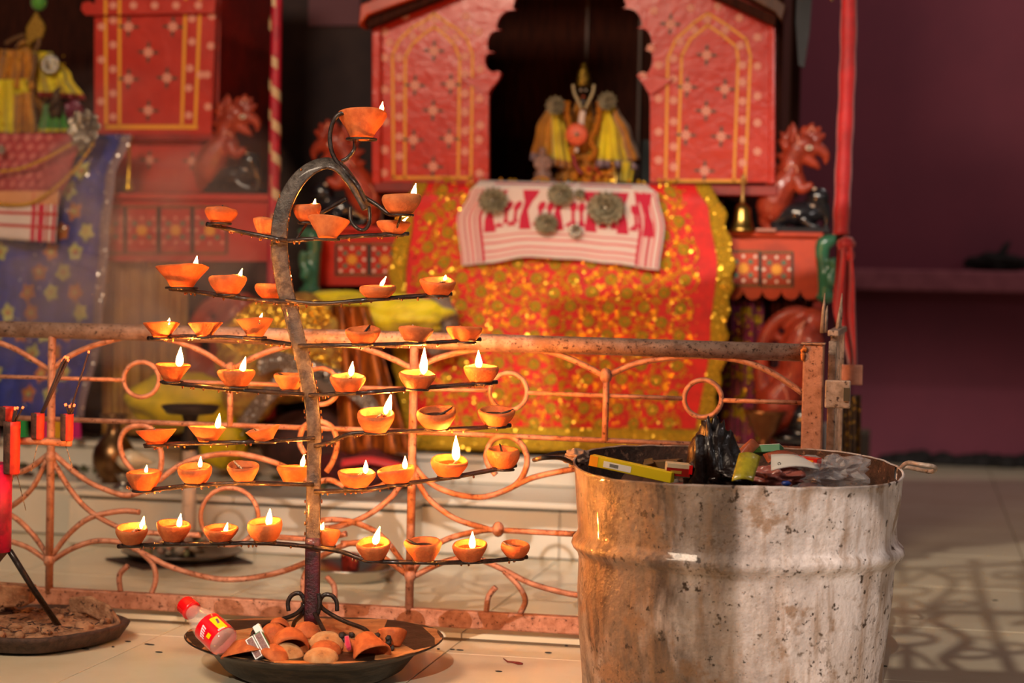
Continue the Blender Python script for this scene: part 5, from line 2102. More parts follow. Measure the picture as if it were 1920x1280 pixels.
pla = thing('striped_altar_cloth', pf(.5, 1), 'white cloth with red stripes below the maroon brocade at the left edge', 'cloth')
mb = MB()
mb.grid(pf, 24, 12)
mb.build('cloth', gam_w, pla, mods=[solid(.002)])
mb = MB()
for s0, s1, t0, t1, m_ in ((0, 1, .0, .26, 2), (0, 1, .42, .48, 1), (0, 1, .68, .74, 1), (.76, .80, 0, 1, 0), (.82, .88, 0, 1, 0), (.90, .92, 0, 1, 1), (.96, .99, 0, 1, 0)):
    n = 10
    for k in range(n):
        a, b = k / n, (k + 1) / n
        i0 = len(mb.v)
        if s1 - s0 > .5:
            cs = ((lerp(s0, s1, a), t0), (lerp(s0, s1, b), t0), (lerp(s0, s1, b), t1), (lerp(s0, s1, a), t1))
        else:
            cs = ((s0, lerp(t0, t1, a)), (s1, lerp(t0, t1, a)), (s1, lerp(t0, t1, b)), (s0, lerp(t0, t1, b)))
        for q in cs:
            mb.v.append(V(pf(*q)) + V((0, -.0024 - .0002 * m_, 0)))
        mb.face(range(i0, i0 + 4), m_)
mb.build('woven_stripes', [gam_r, M('stripe_red', 'b43430', .8), M('peach_band', 'c88a5c', .7)], pla, kind='stuff', recalc=False)
for pts, lab in (([(-30, 322), (30, 318), (80, 300), (120, 278), (150, 262)], 'upper gold bead chain swagged over the maroon brocade'), ([(-30, 378), (20, 384), (60, 380), (100, 355), (140, 318), (175, 270)], 'lower gold bead chain swagged from the silver foil flower')):
    cc = cr([P(x, y, 5.255) for x, y in pts], 14)
    mb = MB()
    for k, q in enumerate(cc):
        mb.ell(q + V((0, random.uniform(-.002, .002), 0)), (.0045, .0045, .0045) if k % 3 else (.0065, .006, .0065), 0, 6, 4)
    mb.build('bead_chain', M('gold_bead', 'd8a424', .3, .8), label=lab, cat='garland')
t = ornament(160, 238, 34, 30, 5.25, silver, 'big bright silver foil flower on the corner of the left altar', n=9, layers=3, name='foil_flower', group=None)
t = ornament(158, 262, 26, 18, 5.26, silver_d, 'crumpled dull silver foil below the bright foil flower', n=7, layers=2, name='foil_flower', group=None)
ornament(4, 280, 9, 9, 5.26, silver, 'tiny silver flower at the left edge of the maroon brocade', n=7, layers=2, group=None)


# curtains below the shelves
def curtain(name, x0, x1, y0, y1, v, mat, label, folds, amp, seqn=0, seqm=None, figs=None, wob=0):
    def f(s, t):
        x = lerp(x0, x1, s) + wob * math.sin(t * 5 + s * 3)
        return P(x, lerp(y0, y1, t), v + amp * math.sin(s * folds * 2 * PI) * (.4 + .6 * t) + amp * .4 * math.sin(s * folds * 4.7 * PI + 1))
    c = thing(name, f(.5, 1), label, 'cloth')
    mb = MB()
    mb.grid(f, 60, 14)
    mb.build('cloth', mat, c, mods=[solid(.002)])
    if figs:
        mb = MB()
        for k in range(figs[0]):
            s_, t_ = random.uniform(.03, .97), random.uniform(.02, .98)
            r_ = random.uniform(*figs[1])
            decal(f, s_, t_, circle(r_, 8, random.random()), 0, mb, 1 / (x1 - x0), 1 / (y1 - y0), .0035)
        mb.build('gold_print', figs[2], c, kind='stuff', recalc=False)
    if seqn:
        add_sequins(f, seqn, .0032, seqm, c, 'sequins', .005, tiltv=.7)
    return c


curtain('gold_curtain', 192, 352, 488, 815, 5.44, gold_fab, 'dull gold curtain hanging below the left painted shelf', 4.5, .018)
curtain('plum_curtain', 1352, 1432, 560, 846, 5.50, plum, 'plum brocade curtain with gold print right of the red saree', 2.6, .012, 60, sequin, (90, (3, 8), zari))
curtain('dark_curtain', 1430, 1545, 556, 846, 5.56, M('dark_brocade', '4a1422', .6, col2='320c18', scale=40), 'dark maroon brocade behind the lower red lion at the right', 4, .012, 20, sequin)
curtain('gold_trim_cloth', 1578, 1614, 740, 862, 5.06, M('black_gold_cloth', '2a1c14', .5, col2='8a6a20', scale=60, lo=.55, hi=.6), 'small black and gold cloth hanging just right of the gate leaf', 1.5, .01)

# ================================================================== covered figure and things on the plinth
HV = 5.13
cov = thing('draped_figure', P(570, 880, HV), 'figure draped in glittering gold brocade with silver ribbon behind the railing', 'draped statue')


def bro(p, a, k):
    n = noise.noise(p * 2.2 + V((4, 1, 2)))
    return p * (1 + .16 * n)


m_ = mpp(HV, 560)
mb = MB()
mb.ell(P(545, 655, HV + .02), (128 * m_, .13, 98 * m_), 0, 48, 30, None, bro)
mb.ell(P(470, 700, HV - .01), (60 * m_, .09, 90 * m_), 0, 36, 24, None, bro)
mb.build('gold_brocade', gold_br, cov, mods=[remesh(.012, 3)])


def brs(s, t):
    a, b = lerp(-2.7, -.4, s), lerp(-.35, 1.2, t)
    c = P(545, 655, HV + .02)
    return c + V((math.cos(a) * math.cos(b) * 128 * m_, -abs(math.sin(a) * math.cos(b)) * .13, math.sin(b) * 98 * m_))


add_sequins(brs, 2200, .0030, sequin, cov, 'sequins', .006, tiltv=.7)


def silk(s, t):
    x = pwc(s, (0, lerp(622, 640, t)), (1, lerp(690, 770, t)))
    y = lerp(572, 850, t)
    return P(x, y, HV - .03 + .022 * math.sin(s * 15 + t) - .03 * t)


mb = MB()
mb.grid(silk, 40, 24)
mb.build('orange_silk', orange_f, cov, mods=[solid(.003)])
for pts in ([(455, 800), (500, 742), (540, 706), (566, 690)], [(486, 690), (520, 676), (560, 684), (606, 698), (640, 712)], [(612, 700), (655, 726), (690, 756), (706, 790)], [(576, 700), (600, 712), (626, 734)]):
    q = cr([P(x, y, HV - .135) for x, y in pts], 8)
    mb = MB()
    mb.ribbon(q, lambda k, t: t.cross(V((0, 1, 0))), .044, .003)
    rbn = mb.build('silver_ribbon', M('silver_gota', '9c8878', .35, .7, col2='7c6a5e', scale=300, bump=1, bscale=500), cov)
for pts in ([(455, 800), (500, 742), (540, 706), (566, 690)], [(486, 690), (520, 676), (560, 684), (606, 698), (640, 712)], [(612, 700), (655, 726), (690, 756), (706, 790)]):
    cq_ = cr([(x, y, 0) for x, y in pts], 8)
    add_sequins(lambda s, t: P(cq_[int(s * (len(cq_) - 1))].x, cq_[int(s * (len(cq_) - 1))].y + (t - .5) * 30, HV - .135), 160, .0022, sequin_s, cov, 'ribbon_sequins', .004, tiltv=.8)
mb = MB()
mb.ell(P(590, 830, HV + .05), (110 * m_, .1, 62 * m_), 0, 30, 16, None, bro)
mb.build('dark_base', M('dark_velvet', '2c1410', .7, col2='40201a', scale=20), cov)


def lump(name, mat, label, cat, px, py, v, rx, ry, rd, amp=.3, sc_=2.0, seed=1, group=None, fx=None):
    mb = MB()
    m = mpp(v, px)

    def f(p, a, k):
        return p * (1 + amp * noise.noise(p * sc_ + V((seed, 2, 0))) + amp * .4 * abs(noise.noise(p * sc_ * 2.5 + V((0, seed, 5)))))
    mb.ell(P(px, py, v), (rx * m, rd, ry * m), 0, 40, 24, None, f)
    return mb.build(name, mat, label=label, cat=cat, group=group)


lump('yellow_scarf', yel_c, 'plain yellow scarf lying over the back of the draped figure', 'cloth', 735, 590, HV + .1, 98, 36, .05, .35, 2.2, 5)
lump('yellow_scarf', yel_c, 'yellow scarf peak left of the upper yellow scarf', 'cloth', 640, 562, HV + .12, 70, 16, .04, .3, 2.2, 9)
lump('grey_cloth', M('grey_brown_cloth', '6a5648', .6, col2='8a7668', scale=20), 'grey brown bundled cloth beside the red saree', 'cloth', 822, 605, 5.28, 34, 56, .04, .25, 2, 3)
fl_y = M('yellow_print_cloth', 'd8b80c', .6, col2='b09c10', scale=12, bump=.3, bscale=40, col3='b8501c', scale3=70, lo3=.64, hi3=.7)
lump('yellow_bundle', fl_y, 'yellow flower-printed cloth bundle behind the black dish stand', 'cloth', 340, 752, 5.20, 108, 52, .09, .25, 1.8, 7)
lump('yellow_bundle', fl_y, 'smaller pale yellow cloth bundle right of the black stand', 'cloth', 420, 815, 5.22, 42, 60, .05, .25, 2, 13)
lump('maroon_bundle', M('maroon_velvet', '5a1414', .7, col2='3c0e10', scale=20), 'dark red cloth heap under the draped figure at right', 'cloth', 690, 880, 5.1, 90, 36, .08, .25, 2, 17)
mb = MB()
q = [P(x, y, 5.0) for x, y in ((640, 868), (690, 862), (740, 872), (760, 880))]
mb.ribbon(cr(q, 5), lambda k, t: V((0, .5, 1)), .022, .004)
mb.build('red_strap', red_cl, label='bright red strap lying in front of the dark red cloth heap', cat='strap')

# lathe-turned vessels
def vessel(name, px, ybase, v, prof, mat, label, cat, group=None):
    m = mpp(v, px)
    mb = MB()
    mb.lathe([(r * m, z * m) for r, z in prof], P(px, ybase, v), None, 32)
    return mb.build(name, mat, label=label, cat=cat, group=group)


vessel('water_pot', 213, 908, 4.99, [(4, 0), (20, 0), (24, 3), (20, 8), (30, 20), (37, 36), (38, 50), (34, 66), (24, 80), (14, 90), (12, 104), (16, 114), (24, 120), (26, 124), (22, 124), (12, 116), (4, 112)],
       M('old_brass_pot', '8a6844', .3, .9, col2='6a4a30', scale=20), 'round long-necked brass water pot on the marble plinth', 'pot')
vessel('brass_goblet', 1432, 842, 5.30, [(4, 0), (22, 0), (24, 4), (10, 12), (9, 20), (22, 34), (30, 50), (36, 66), (42, 74), (38, 74), (26, 55), (4, 40)], M('old_brass_goblet', '7a4a2c', .35, .8, col2='8a5c34', scale=20),
       'flared old brass goblet before the lower red lion', 'goblet')
t = thing('hand_bell', P(1391, 434, 5.42), 'brass hand bell with tall handle standing on the right shelf', 'bell')
m = mpp(5.42, 1391)
mb = MB()
mb.lathe([(r * m, z * m) for r, z in ((2, 0), (25, 0), (26, 3), (22, 8), (18, 22), (16, 40), (13, 48), (6, 53), (3, 54))], P(1391, 434, 5.42), None, 32)
mb.build('bell_cup', brass, t)
mb = MB()
mb.lathe([(r * m, z * m) for r, z in ((3, 52), (5, 56), (3.5, 62), (3.4, 96), (4.4, 100), (3, 106), (.5, 108))], P(1391, 434, 5.42), None, 16)
mb.build('handle', M('bell_handle', 'a8824a', .4, .7), t)
mb = MB()
a, b = P(1418, 428, 5.405), P(1455, 434, 5.405)
mb.bx(a.x, b.x, 5.40, 5.44, b.z, a.z)
mb.build('small_box', M('pinkish_box', 'b07a6a', .6), label='tiny pinkish box beside the brass hand bell', cat='box', mods=[bevel(.001)])
t = thing('brass_stand', P(241, 358, 5.36), 'slender brass incense holder standing on the left shelf', 'incense holder')
m = mpp(5.36, 241)
mb = MB()
mb.lathe([(r * m, z * m) for r, z in ((2, 0), (10, 0), (10, 6), (6, 14), (5, 24), (2.6, 30), (2.4, 60), (4, 64), (2.6, 68), (3, 84), (6, 88), (7, 96), (3, 97))], P(241, 358, 5.36), None, 16)
mb.build('stem', M('bright_brass', 'c49a2c', .3, .9), t)

# black dish on white pedestal, standing in the dark tray
tc_ = G(342, 1050, ZI)
trv = tc_.y
t = thing('floor_tray', V((tc_.x, tc_.y, ZI)), 'dark round metal tray with offerings on the court floor', 'tray')
mm_ = mpp(trv, 342)
mb = MB()
mb.prism([V((tc_.x + x * mm_, tc_.y + y_, ZI + .001)) for x, y_ in ((-128, -.06), (-20, -.19), (132, .0), (20, .18))], V((0, 0, .004)))
mat_ = mb.build('dark_mat', M('dark_mat', '3c2a24', .8), label='dark square mat under the round metal tray', cat='mat')
mb = MB()
mb.lathe([(.002, .008), (.120, .008), (.148, .022), (.152, .024), (.152, .027), (.146, .026), (.118, .012), (.002, .012)], V((tc_.x, tc_.y, ZI)), None, 48)
mb.build('tray_body', M('dark_steel', '6a6058', .3, .9), t)
mb = MB()
for k in range(46):
    a, r = random.uniform(0, 2 * PI), .09 * math.sqrt(random.random())
    mb.ell(V((tc_.x - .01 + r * math.cos(a), tc_.y + r * math.sin(a), ZI + .022 + random.uniform(0, .03))), (random.uniform(.008, .02),) * 2 + (random.uniform(.006, .014),), random.choice((0, 1, 2)), 8, 5)
mb.build('offerings', [M('offering_pink', 'a8806c', .8), M('offering_green', '6a6a48', .8), M('offering_grey', '8a8070', .8)], label='heaped petals and ash offerings in the dark tray', cat='offerings', kind='stuff')
pp = thing('dish_pedestal', V((tc_.x, tc_.y + .03, ZI + .02)), 'black dish on a dark stem and pale column rising from the floor tray', 'dish stand')
base = V((tc_.x, tc_.y + .04, ZI + .014))
pv_ = base.y
z1, z2, z3 = P(343, 842, pv_).z, P(348, 776, pv_).z, P(348, 765, pv_).z
mb = MB()
mb.lathe([(.012, 0), (.018, .002), (.0175, z1 - base.z)], base, None, 20)
mb.build('column', M('pale_column', 'c8b09a', .6), pp)
mb = MB()
mb.lathe([(.022, z1 - base.z), (.024, z1 - base.z + .01), (.014, z2 - base.z - .03), (.022, z2 - base.z)], base, None, 20)
mb.build('stem', soot, pp)
mb = MB()
mb.lathe([(.01, z2 - base.z), (.060, z2 - base.z + .002), (.074, z3 - base.z + .004), (.072, z3 - base.z + .008), (.05, z3 - base.z + .002), (.01, z3 - base.z)], base, None, 32)
mb.build('dish', soot, pp)
mb = MB()
mb.lathe([(r_, z_) for r_, z_ in ((.004, 0), (.022, 0), (.024, .006), (.010, .014), (.008, .034), (.016, .042), (.018, .052), (.012, .054))], G(368, 1036, ZI + .02) + V((0, 0, 0)), None, 20)
mb.build('small_oil_lamp', M('dark_brass', '5c5040', .35, .8), label='small dark brass lamp standing in the floor tray', cat='oil lamp')
# steel plate with tumbler
c2 = G(655, 1084, ZI)
mb = MB()
mb.lathe([(.002, .0), (.098, .0), (.116, .020), (.120, .030), (.123, .031), (.122, .034), (.116, .032), (.094, .006), (.002, .006)], c2, None, 48)
mb.build('steel_plate', steel, label='round stainless steel plate on the floor behind the lamp stand', cat='plate')
mb = MB()
mb.lathe([(.002, .007), (.021, .007), (.024, .06), (.024, .0605), (.0225, .0605), (.002, .055)], c2 + V((0, .005, 0)), None, 24)
mb.build('tumbler', glassr, label='dark red tumbler standing in the steel plate', cat='tumbler')
mb = MB()
prof = [(.002, -.062), (.006, -.05), (.012, -.03), (.026, -.008), (.032, .012), (.026, .03), (.014, .042), (.004, .052)]
Rc_ = Matrix.Rotation(-PI / 2, 3, 'Y')
cq = P(252, 880, 4.92)
mb.lathe(prof, V((cq.x, 4.92, .232)), Rc_, 28, 0, lambda p, a, k: p * (1 + .05 * math.sin(a * 2 + k)))
mb.build('conch_shell', conch, label='cream conch shell lying beside the brass water pot', cat='shell')
mb = MB()
mb.lathe([(.004, 0), (.03, 0), (.026, .006), (.010, .012), (.014, .026), (.024, .038), (.022, .040), (.004, .034)], V((cq.x - .01, 4.87, .162)), None, 20)
mb.build('steel_cup', steel, label='little steel footed cup below the conch on the plinth', cat='cup')
# pennants strung along the step at the far left
for k, (x, col) in enumerate(((42, '1f8a3c'), (85, 'c0146a'), (106, 'c8940c'), (143, 'c0106c'), (-12, 'c0146a'))):
    mb = MB()
    mb.prism([P(x - 7, 786, 5.30), P(x + 7, 786, 5.30), P(x + 9, 822, 5.30), P(x - 9, 822, 5.30)], V((0, .002, 0)))
    mb.build('paper_pennant', M('pennant_%d' % k, col, .6), label={0: 'green paper pennant below the blue saree', 1: 'magenta paper pennant left of the railing upright', 2: 'yellow paper pennant right of the railing upright', 3: 'magenta paper pennant nearest the brass water pot', 4: 'magenta paper pennant at the left edge of the photo'}[k], cat='pennant', group='paper pennants')
# small pieces on the plinth
mb = MB()
for k in range(60):
    x = random.uniform(-20, 780)
    q = P(x, 860, random.uniform(5.0, 5.3))
    mb.ell(V((q.x, q.y, .168)), (random.uniform(.008, .022), .012, random.uniform(.004, .012)), random.choice((0, 1)), 7, 4)
mb.build('petal_litter', [M('litter_green', '4a4a2c', .8), M('litter_brown', '3a241a', .8)], label='dark petals and leaf litter strewn over the top of the plinth', cat='litter', kind='stuff')

# poles
mb = MB()
pts = [P(517, -60, 5.34), P(516, 200, 5.34), P(518, 560, 5.34)]
z_end = .242
a = P(516, 200, 5.34)
ps = thing('striped_pole', V((a.x, 5.34, z_end)), 'thin crimson pole with cream spiral stripes between the two shrines', 'pole')
R_ = 10.0 * mpp(5.34, 516)
mb.lathe([(R_, lerp(z_end, 1.55, k / 60)) for k in range(61)], V((a.x, 5.34, 0)), None, 16)
mb.build('pole_shaft', pole_r, ps)
yy = [15, 128, 183, 245, 305, 373, 425, 490]
for y in yy:
    c_ = P(516, y, 5.34)
    mb = MB()
    n = 20
    Rr = R_ + .0012
    h_ = .015
    i0 = len(mb.v)
    for k in range(n + 1):
        an = 2 * PI * k / n - PI / 2 - .3
        zz = c_.z - (k / n - .28) * .075
        mb.v.append(V((c_.x + Rr * math.cos(an), 5.34 + Rr * math.sin(an), zz + h_)))
        mb.v.append(V((c_.x + Rr * math.cos(an), 5.34 + Rr * math.sin(an), zz - h_)))
    for k in range(n):
        mb.face((i0 + 2 * k, i0 + 2 * k + 1, i0 + 2 * k + 3, i0 + 2 * k + 2), 0, True)
    mb.build('stripe', pole_w, ps)
rp = thing('cloth_wrapped_pole', P(1578, 700, 5.05), 'tall pole wrapped in bright red cloth at the right corner of the shrine', 'pole')
q = [P(x, y, 5.05) for x, y in ((1592, -70), (1591, 60), (1588, 160), (1583, 280), (1579, 380), (1577, 440))]
q = cr(q, 6)
mb = MB()
mb.tube(q, [(15.5 + .8 * math.sin(k * 1.3)) * mpp(5.05, 1580) for k in range(len(q))], 16)
mb.build('wrapping', red_cl, rp)
mb = MB()
mb.tube([V((q[-1].x, 5.05, q[-1].z)), V((q[-1].x, 5.05, .165))], .012, 10)
mb.build('pole_shaft', wood_d, rp)
mb = MB()
mb.ell(P(1587, 458, 5.03), (.024, .022, .020), 0, 16, 10, None, lambda p, a, k: p * (1 + .2 * noise.noise(p * 2)))
mb.ell(P(1591, 478, 5.03), (.016, .018, .020), 0, 16, 10)
mb.build('knot', red_cl, rp)


def tail(s, t):
    x = lerp(pwc(t, (0, 1572), (.5, 1562), (1, 1590)), pwc(t, (0, 1598), (.4, 1603), (1, 1606)), s)
    return P(x, lerp(462, 684, t), 5.02 + .016 * math.sin(s * 11 + t * 2))


mb = MB()
mb.grid(tail, 20, 16)
mb.build('cloth_tail', red_cl, rp, mods=[solid(.002)])

# dark bundle on the wall ledge
lump('dark_bundle', black_m, 'dark crumpled bundle lying on the maroon wall ledge', 'bundle', 1872, 492, 8.28, 62, 17, .08, .35, 2, 23)
mb = MB()
mb.tube([P(1868, 494, 8.22), P(1886, 462, 8.24), P(1894, 452, 8.25)], [.02, .014, .004], 8)
mb.build('twig', black_m, label='dark twig sticking up from the bundle on the ledge', cat='twig')


# ================================================================== statues
class Blob(MB):
    "chains of balls read in photo pixels, later fused into one skin"
    def __init__(s, v, tf=lambda x, y: (x, y), sc_=1.0):
        super().__init__()
        s.bv, s.tf, s.k = v, tf, sc_

    def pt(s, x, y, dv=0):
        a, b = s.tf(x, y)
        return P(a, b, s.bv + dv)

    def ball(s, x, y, r, dv=0, ry=None, rd=None):
        a, b = s.tf(x, y)
        m = mpp(s.bv, a) * s.k
        s.ell(P(a, b, s.bv + dv), (r * m, (rd or r) * m, (ry or r) * m), 0, 16, 10)

    def limb(s, *pts):
        "points (x, y, r, dv)"
        a, b = s.tf(pts[0][0], pts[0][1])
        m = mpp(s.bv, a) * s.k
        q = cr([s.pt(p[0], p[1], p[3] if len(p) > 3 else 0) for p in pts], 5)
        rr = cr([(p[2], 0, 0) for p in pts], 5)
        rr = [max(.5, r.x) * m for r in rr]
        s.tube(q, rr, 12)
        s.ell(q[0], (rr[0],) * 3, 0, 12, 8)
        s.ell(q[-1], (rr[-1],) * 3, 0, 12, 8)


def griffin(x, y, sc_, flip, v, label, zsnap=None):
    "seated red lion-griffin over a small black elephant; template read off the statue on the right shelf"
    tf = lambda a, b: (x + (a - 1490) * sc_ * flip, y + (b - 432) * sc_)
    t = thing('griffin_statue', P(x, y, v), label, 'statue', 'griffin statues')
    b = Blob(v, tf, sc_)
    b.limb((1448, 378, 32), (1462, 350, 30), (1480, 328, 25), (1482, 300, 20), (1494, 280, 22))
    b.ball(1445, 385, 30, 0, 34)
    b.limb((1438, 392, 20), (1432, 415, 13), (1440, 427, 9))
    b.ball(1504, 270, 25, 0, 23, 22)
    b.limb((1514, 276, 18), (1534, 278, 13), (1546, 290, 9), (1546, 303, 4))
    b.limb((1508, 294, 13), (1526, 306, 9), (1532, 312, 5))
    b.limb((1492, 335, 17, -.02), (1502, 352, 12, -.03), (1516, 346, 8, -.035))
    b.limb((1478, 250, 9), (1480, 236, 4))
    b.limb((1484, 262, 9, -.02), (1488, 244, 7, -.025), (1484, 228, 2.5, -.025))
    for a_, c_, d_, e_ in ((1504, 252, 1506, 238), (1514, 248, 1521, 232), (1522, 252, 1534, 239), (1528, 260, 1542, 252)):
        b.limb((a_, c_, 11), ((a_ + d_) / 2, (c_ + e_) / 2, 9), (d_, e_, 5))
    for a_, c_, d_, e_ in ((1470, 272, 1458, 262), (1466, 292, 1452, 288), (1464, 312, 1450, 310), (1470, 258, 1462, 246)):
        b.limb((a_, c_, 9), (d_, e_, 3))
    b.build('body', lacq, t, mods=[remesh(.0032, 2)])
    e = Blob(v - .01, tf, sc_)
    e.ball(1500, 400, 40, 0, 24, 24)
    e.limb((1528, 372, 20), (1540, 385, 16), (1548, 405, 9), (1546, 424, 6))
    e.ball(1532, 368, 22, -.005, 20, 20)
    e.limb((1470, 405, 16), (1448, 418, 9), (1460, 425, 8))
    e.limb((1505, 410, 12, -.03), (1516, 420, 8, -.035), (1530, 424, 7, -.035))
    e.build('elephant', lacq_b, t, mods=[remesh(.0045 * max(sc_, .8), 2)])
    q = MB()
    m = mpp(v, x) * sc_
    a0, b0 = e.pt(1446, 432), e.pt(1556, 432)
    q.bx(min(a0.x, b0.x), max(a0.x, b0.x), v - .06, v + .05, e.pt(1500, 436).z, e.pt(1500, 424).z)
    q.build('base', lacq_b, t, mods=[bevel(.004)])
    # painted eye and contour lines, raised like slip
    q = MB()
    c_ = b.pt(1515, 275, -.030 * sc_)
    q.ell(c_, (7 * m, .003, 5 * m), 0, 12, 8)
    ey = q.build('eye', wht_p, t)
    q = MB()
    q.ell(c_ + V((0, -.003, 0)), (3 * m, .002, 3 * m), 0, 10, 6)
    q.build('pupil', soot, ey)
    for pts in ([(1444, 406), (1434, 392), (1432, 370), (1442, 352), (1456, 348), (1458, 362), (1446, 388)],
                [(1466, 352), (1482, 340), (1492, 322), (1490, 310), (1478, 308), (1470, 318)], [(1484, 262), (1490, 248), (1495, 262), (1492, 270)], [(1514, 246), (1520, 236), (1526, 246)]):
        q = MB()
        q.tube([b.pt(p.x, p.y, -.034 * sc_ if p.y > 300 else -.030 * sc_) for p in cr([(a_, c_, 0) for a_, c_ in pts], 5)], 1.4 * m, 5)
        q.build('painted_line', lacq_l, t)
    q = MB()
    for a_, c_ in ((1525, 352), (1536, 378), (1522, 384)):
        q.ell(e.pt(a_, c_, -.022), (4 * m, .003, 3 * m), 0, 8, 5)
    q.build('elephant_spot', M('cream_dot', 'c8b09a', .4), t)
    return t


griffin(1492, 434, 1.0, 1, 5.50, 'glossy red griffin over a black elephant on the right shelf beside the hand bell')
griffin(432, 360, .90, 1, 5.46, 'red griffin over a black elephant on the left shelf beside the striped pole')
griffin(645, 424, .98, -1, 5.50, 'red griffin facing left behind the curved top of the lamp stand')


def lower_lion(x, y, sc_, flip, v, label):
    tf = lambda a, b: (x + (a - 1470) * sc_ * flip, y + (b - 830) * sc_)
    t = thing('lion_statue', P(x, y, v), label, 'statue', 'lower lion statues')
    b = Blob(v, tf, sc_)
    b.limb((1436, 745, 18), (1430, 690, 15), (1434, 640, 14), (1456, 602, 14), (1492, 584, 14), (1524, 590, 12))
    b.limb((1510, 622, 34), (1500, 660, 38), (1490, 705, 32), (1462, 748, 40))
    b.ball(1462, 762, 42, 0, 40)
    b.limb((1450, 790, 24), (1440, 815, 16), (1446, 826, 12))
    b.limb((1524, 640, 24, -.02), (1530, 690, 18, -.03), (1528, 740, 14, -.03))
    b.ball(1528, 600, 26, 0)
    for a_, c_, d_, e_ in ((1444, 656, 1478, 662), (1452, 626, 1482, 640), (1444, 694, 1476, 700), (1474, 604, 1492, 630)):
        b.limb((a_, c_, 8), ((a_ + d_) / 2, (c_ + e_) / 2, 9), (d_, e_, 7))
    b.build('body', lacq, t, mods=[remesh(.006, 2)])
    e = Blob(v - .01, tf, sc_)
    e.ball(1512, 785, 36, 0, 34, 30)
    e.ball(1490, 818, 44, 0, 12, 30)
    e.build('elephant', lacq_b, t, mods=[remesh(.006, 2)])
    m = mpp(v, x) * sc_
    for pts in ([(1450, 735), (1466, 722), (1478, 742), (1470, 778), (1456, 788), (1444, 762), (1450, 735)], [(1508, 742), (1512, 710), (1522, 684), (1534, 676)], [(1508, 606), (1500, 640), (1504, 668)], [(1494, 616), (1512, 600)]):
        q = MB()
        q.tube([b.pt(p.x, p.y, -.048 * sc_) for p in cr([(a_, c_, 0) for a_, c_ in pts], 5)], 2.0 * m, 5)
        q.build('painted_line', lacq_l, t)
    return t


lower_lion(1468, 832, 1.0, 1, 5.36, 'large red lion statue below the right shelf beside the plum curtain')
lower_lion(402, 800, .98, 1, 5.33, 'large red lion statue below the left shelf behind the yellow bundle')


def green_figure(x, y, v, flip, label):
    t = thing('green_figurine', P(x, y, v), label, 'figurine', 'green figurines')
    tf = lambda a, b: (x + (a - 1552) * flip, y + (b - 564))
    b = Blob(v, tf)
    b.limb((1550, 556, 15), (1550, 535, 15), (1548, 512, 14), (1545, 490, 12), (1546, 465, 12))
    b.limb((1558, 520, 11, -.02), (1566, 505, 8, -.02), (1564, 488, 9, -.02), (1570, 494, 5, -.02))
    b.limb((1542, 478, 12), (1546, 458, 15), (1560, 450, 12), (1570, 446, 6))
    b.ball(1552, 557, 22, 0, 8, 16)
    b.ball(1560, 528, 12, -.02)
    b.build('body', lacq_g, t, mods=[remesh(.0045, 2)])
    return t


green_figure(1550, 564, 5.38, 1, 'green lacquered bird figurine at the corner of the right shelf')
green_figure(582, 552, 5.38, -1, 'green lacquered bird figurine at the corner behind the lamp stand')

# ------------------------------------------------------------------ enthroned deity of the main shrine
DV = 5.62
m = mpp(DV, 1090)
dei = thing('deity_statue', P(1094, 346, DV), 'dark-faced crowned deity statue in flaring yellow robes inside the arched niche', 'statue')


def robe(name, pl_, pr_, mat, folds, amp, dv=0, par=dei, mat2=None, v=DV):
    def f(s, t):
        x = lerp(pwc(t, *pl_[0]), pwc(t, *pr_[0]), s)
        y = lerp(pl_[1][0], pl_[1][1], t) * (1 - s) + lerp(pr_[1][0], pr_[1][1], t) * s
        return P(x, y, v + dv - .035 * math.sin(s * PI) + amp * math.sin(s * folds * PI * 2) * (.3 + t))
    mb = MB()
    mb.grid(f, 30, 16, 0, mf=(lambda a, b: 1 if (mat2 and (b > 13)) else 0))
    return mb.build(name, [mat, mat2 or mat], par, mods=[solid(.003)])


b = Blob(DV + .02)
b.limb((1094, 320, 34), (1094, 270, 30), (1094, 235, 26), (1094, 205, 20), (1094, 180, 10))
b.build('torso', yel_o, dei, mods=[remesh(.006, 2)])
robe('robe', (((0, 1034), (.5, 1006), (1, 994)), (186, 300)), (((0, 1048), (.5, 1058), (1, 1062)), (190, 312)), yel_o, 2, .006, 0, mat2=lilac)
robe('robe', (((0, 1030), (.5, 1032), (1, 1034)), (196, 310)), (((0, 1052), (.5, 1064), (1, 1074)), (200, 318)), yel_c, 3, .010, -.03, mat2=yel_o)
robe('robe', (((0, 1122), (.5, 1112), (1, 1098)), (200, 312)), (((0, 1150), (.5, 1180), (1, 1200)), (190, 318)), yel_c, 3, .012, -.03, mat2=lilac)
robe('robe', (((0, 1150), (.6, 1168), (1, 1176)), (215, 300)), (((0, 1158), (.5, 1184), (1, 1200)), (200, 300)), yel_o, 1, .004, -.045)
robe('skirt', (((0, 1056), (1, 1040)), (286, 345)), (((0, 1136), (1, 1160)), (292, 345)), yel_o, 5, .012, -.02, mat2=M('orange_hem', 'b04c0c', .6))
robe('sash', (((0, 1160), (1, 1158)), (300, 340)), (((0, 1192), (1, 1186)), (306, 342)), yel_c, 3, .008, -.03)
b = Blob(DV - .03)
b.ball(1094, 171, 12, 0, 16, 12)
b.limb((1094, 184, 7), (1094, 196, 8))
b.ball(1094, 172, 3, -.018, 4, 3)
b.build('face', skin_d, dei, mods=[remesh(.0035, 1)])
mb = MB()
for dx in (-5, 5):
    mb.ell(P(1094 + dx, 169, DV - .052), (2.4 * m, .002, 1.4 * m), 0, 8, 5)
mb.ell(P(1094, 181, DV - .05), (3.2 * m, .002, 1.2 * m), 1, 8, 5)
mb.build('eyes_and_mouth', [wht_p, coral], dei)
mb = MB()
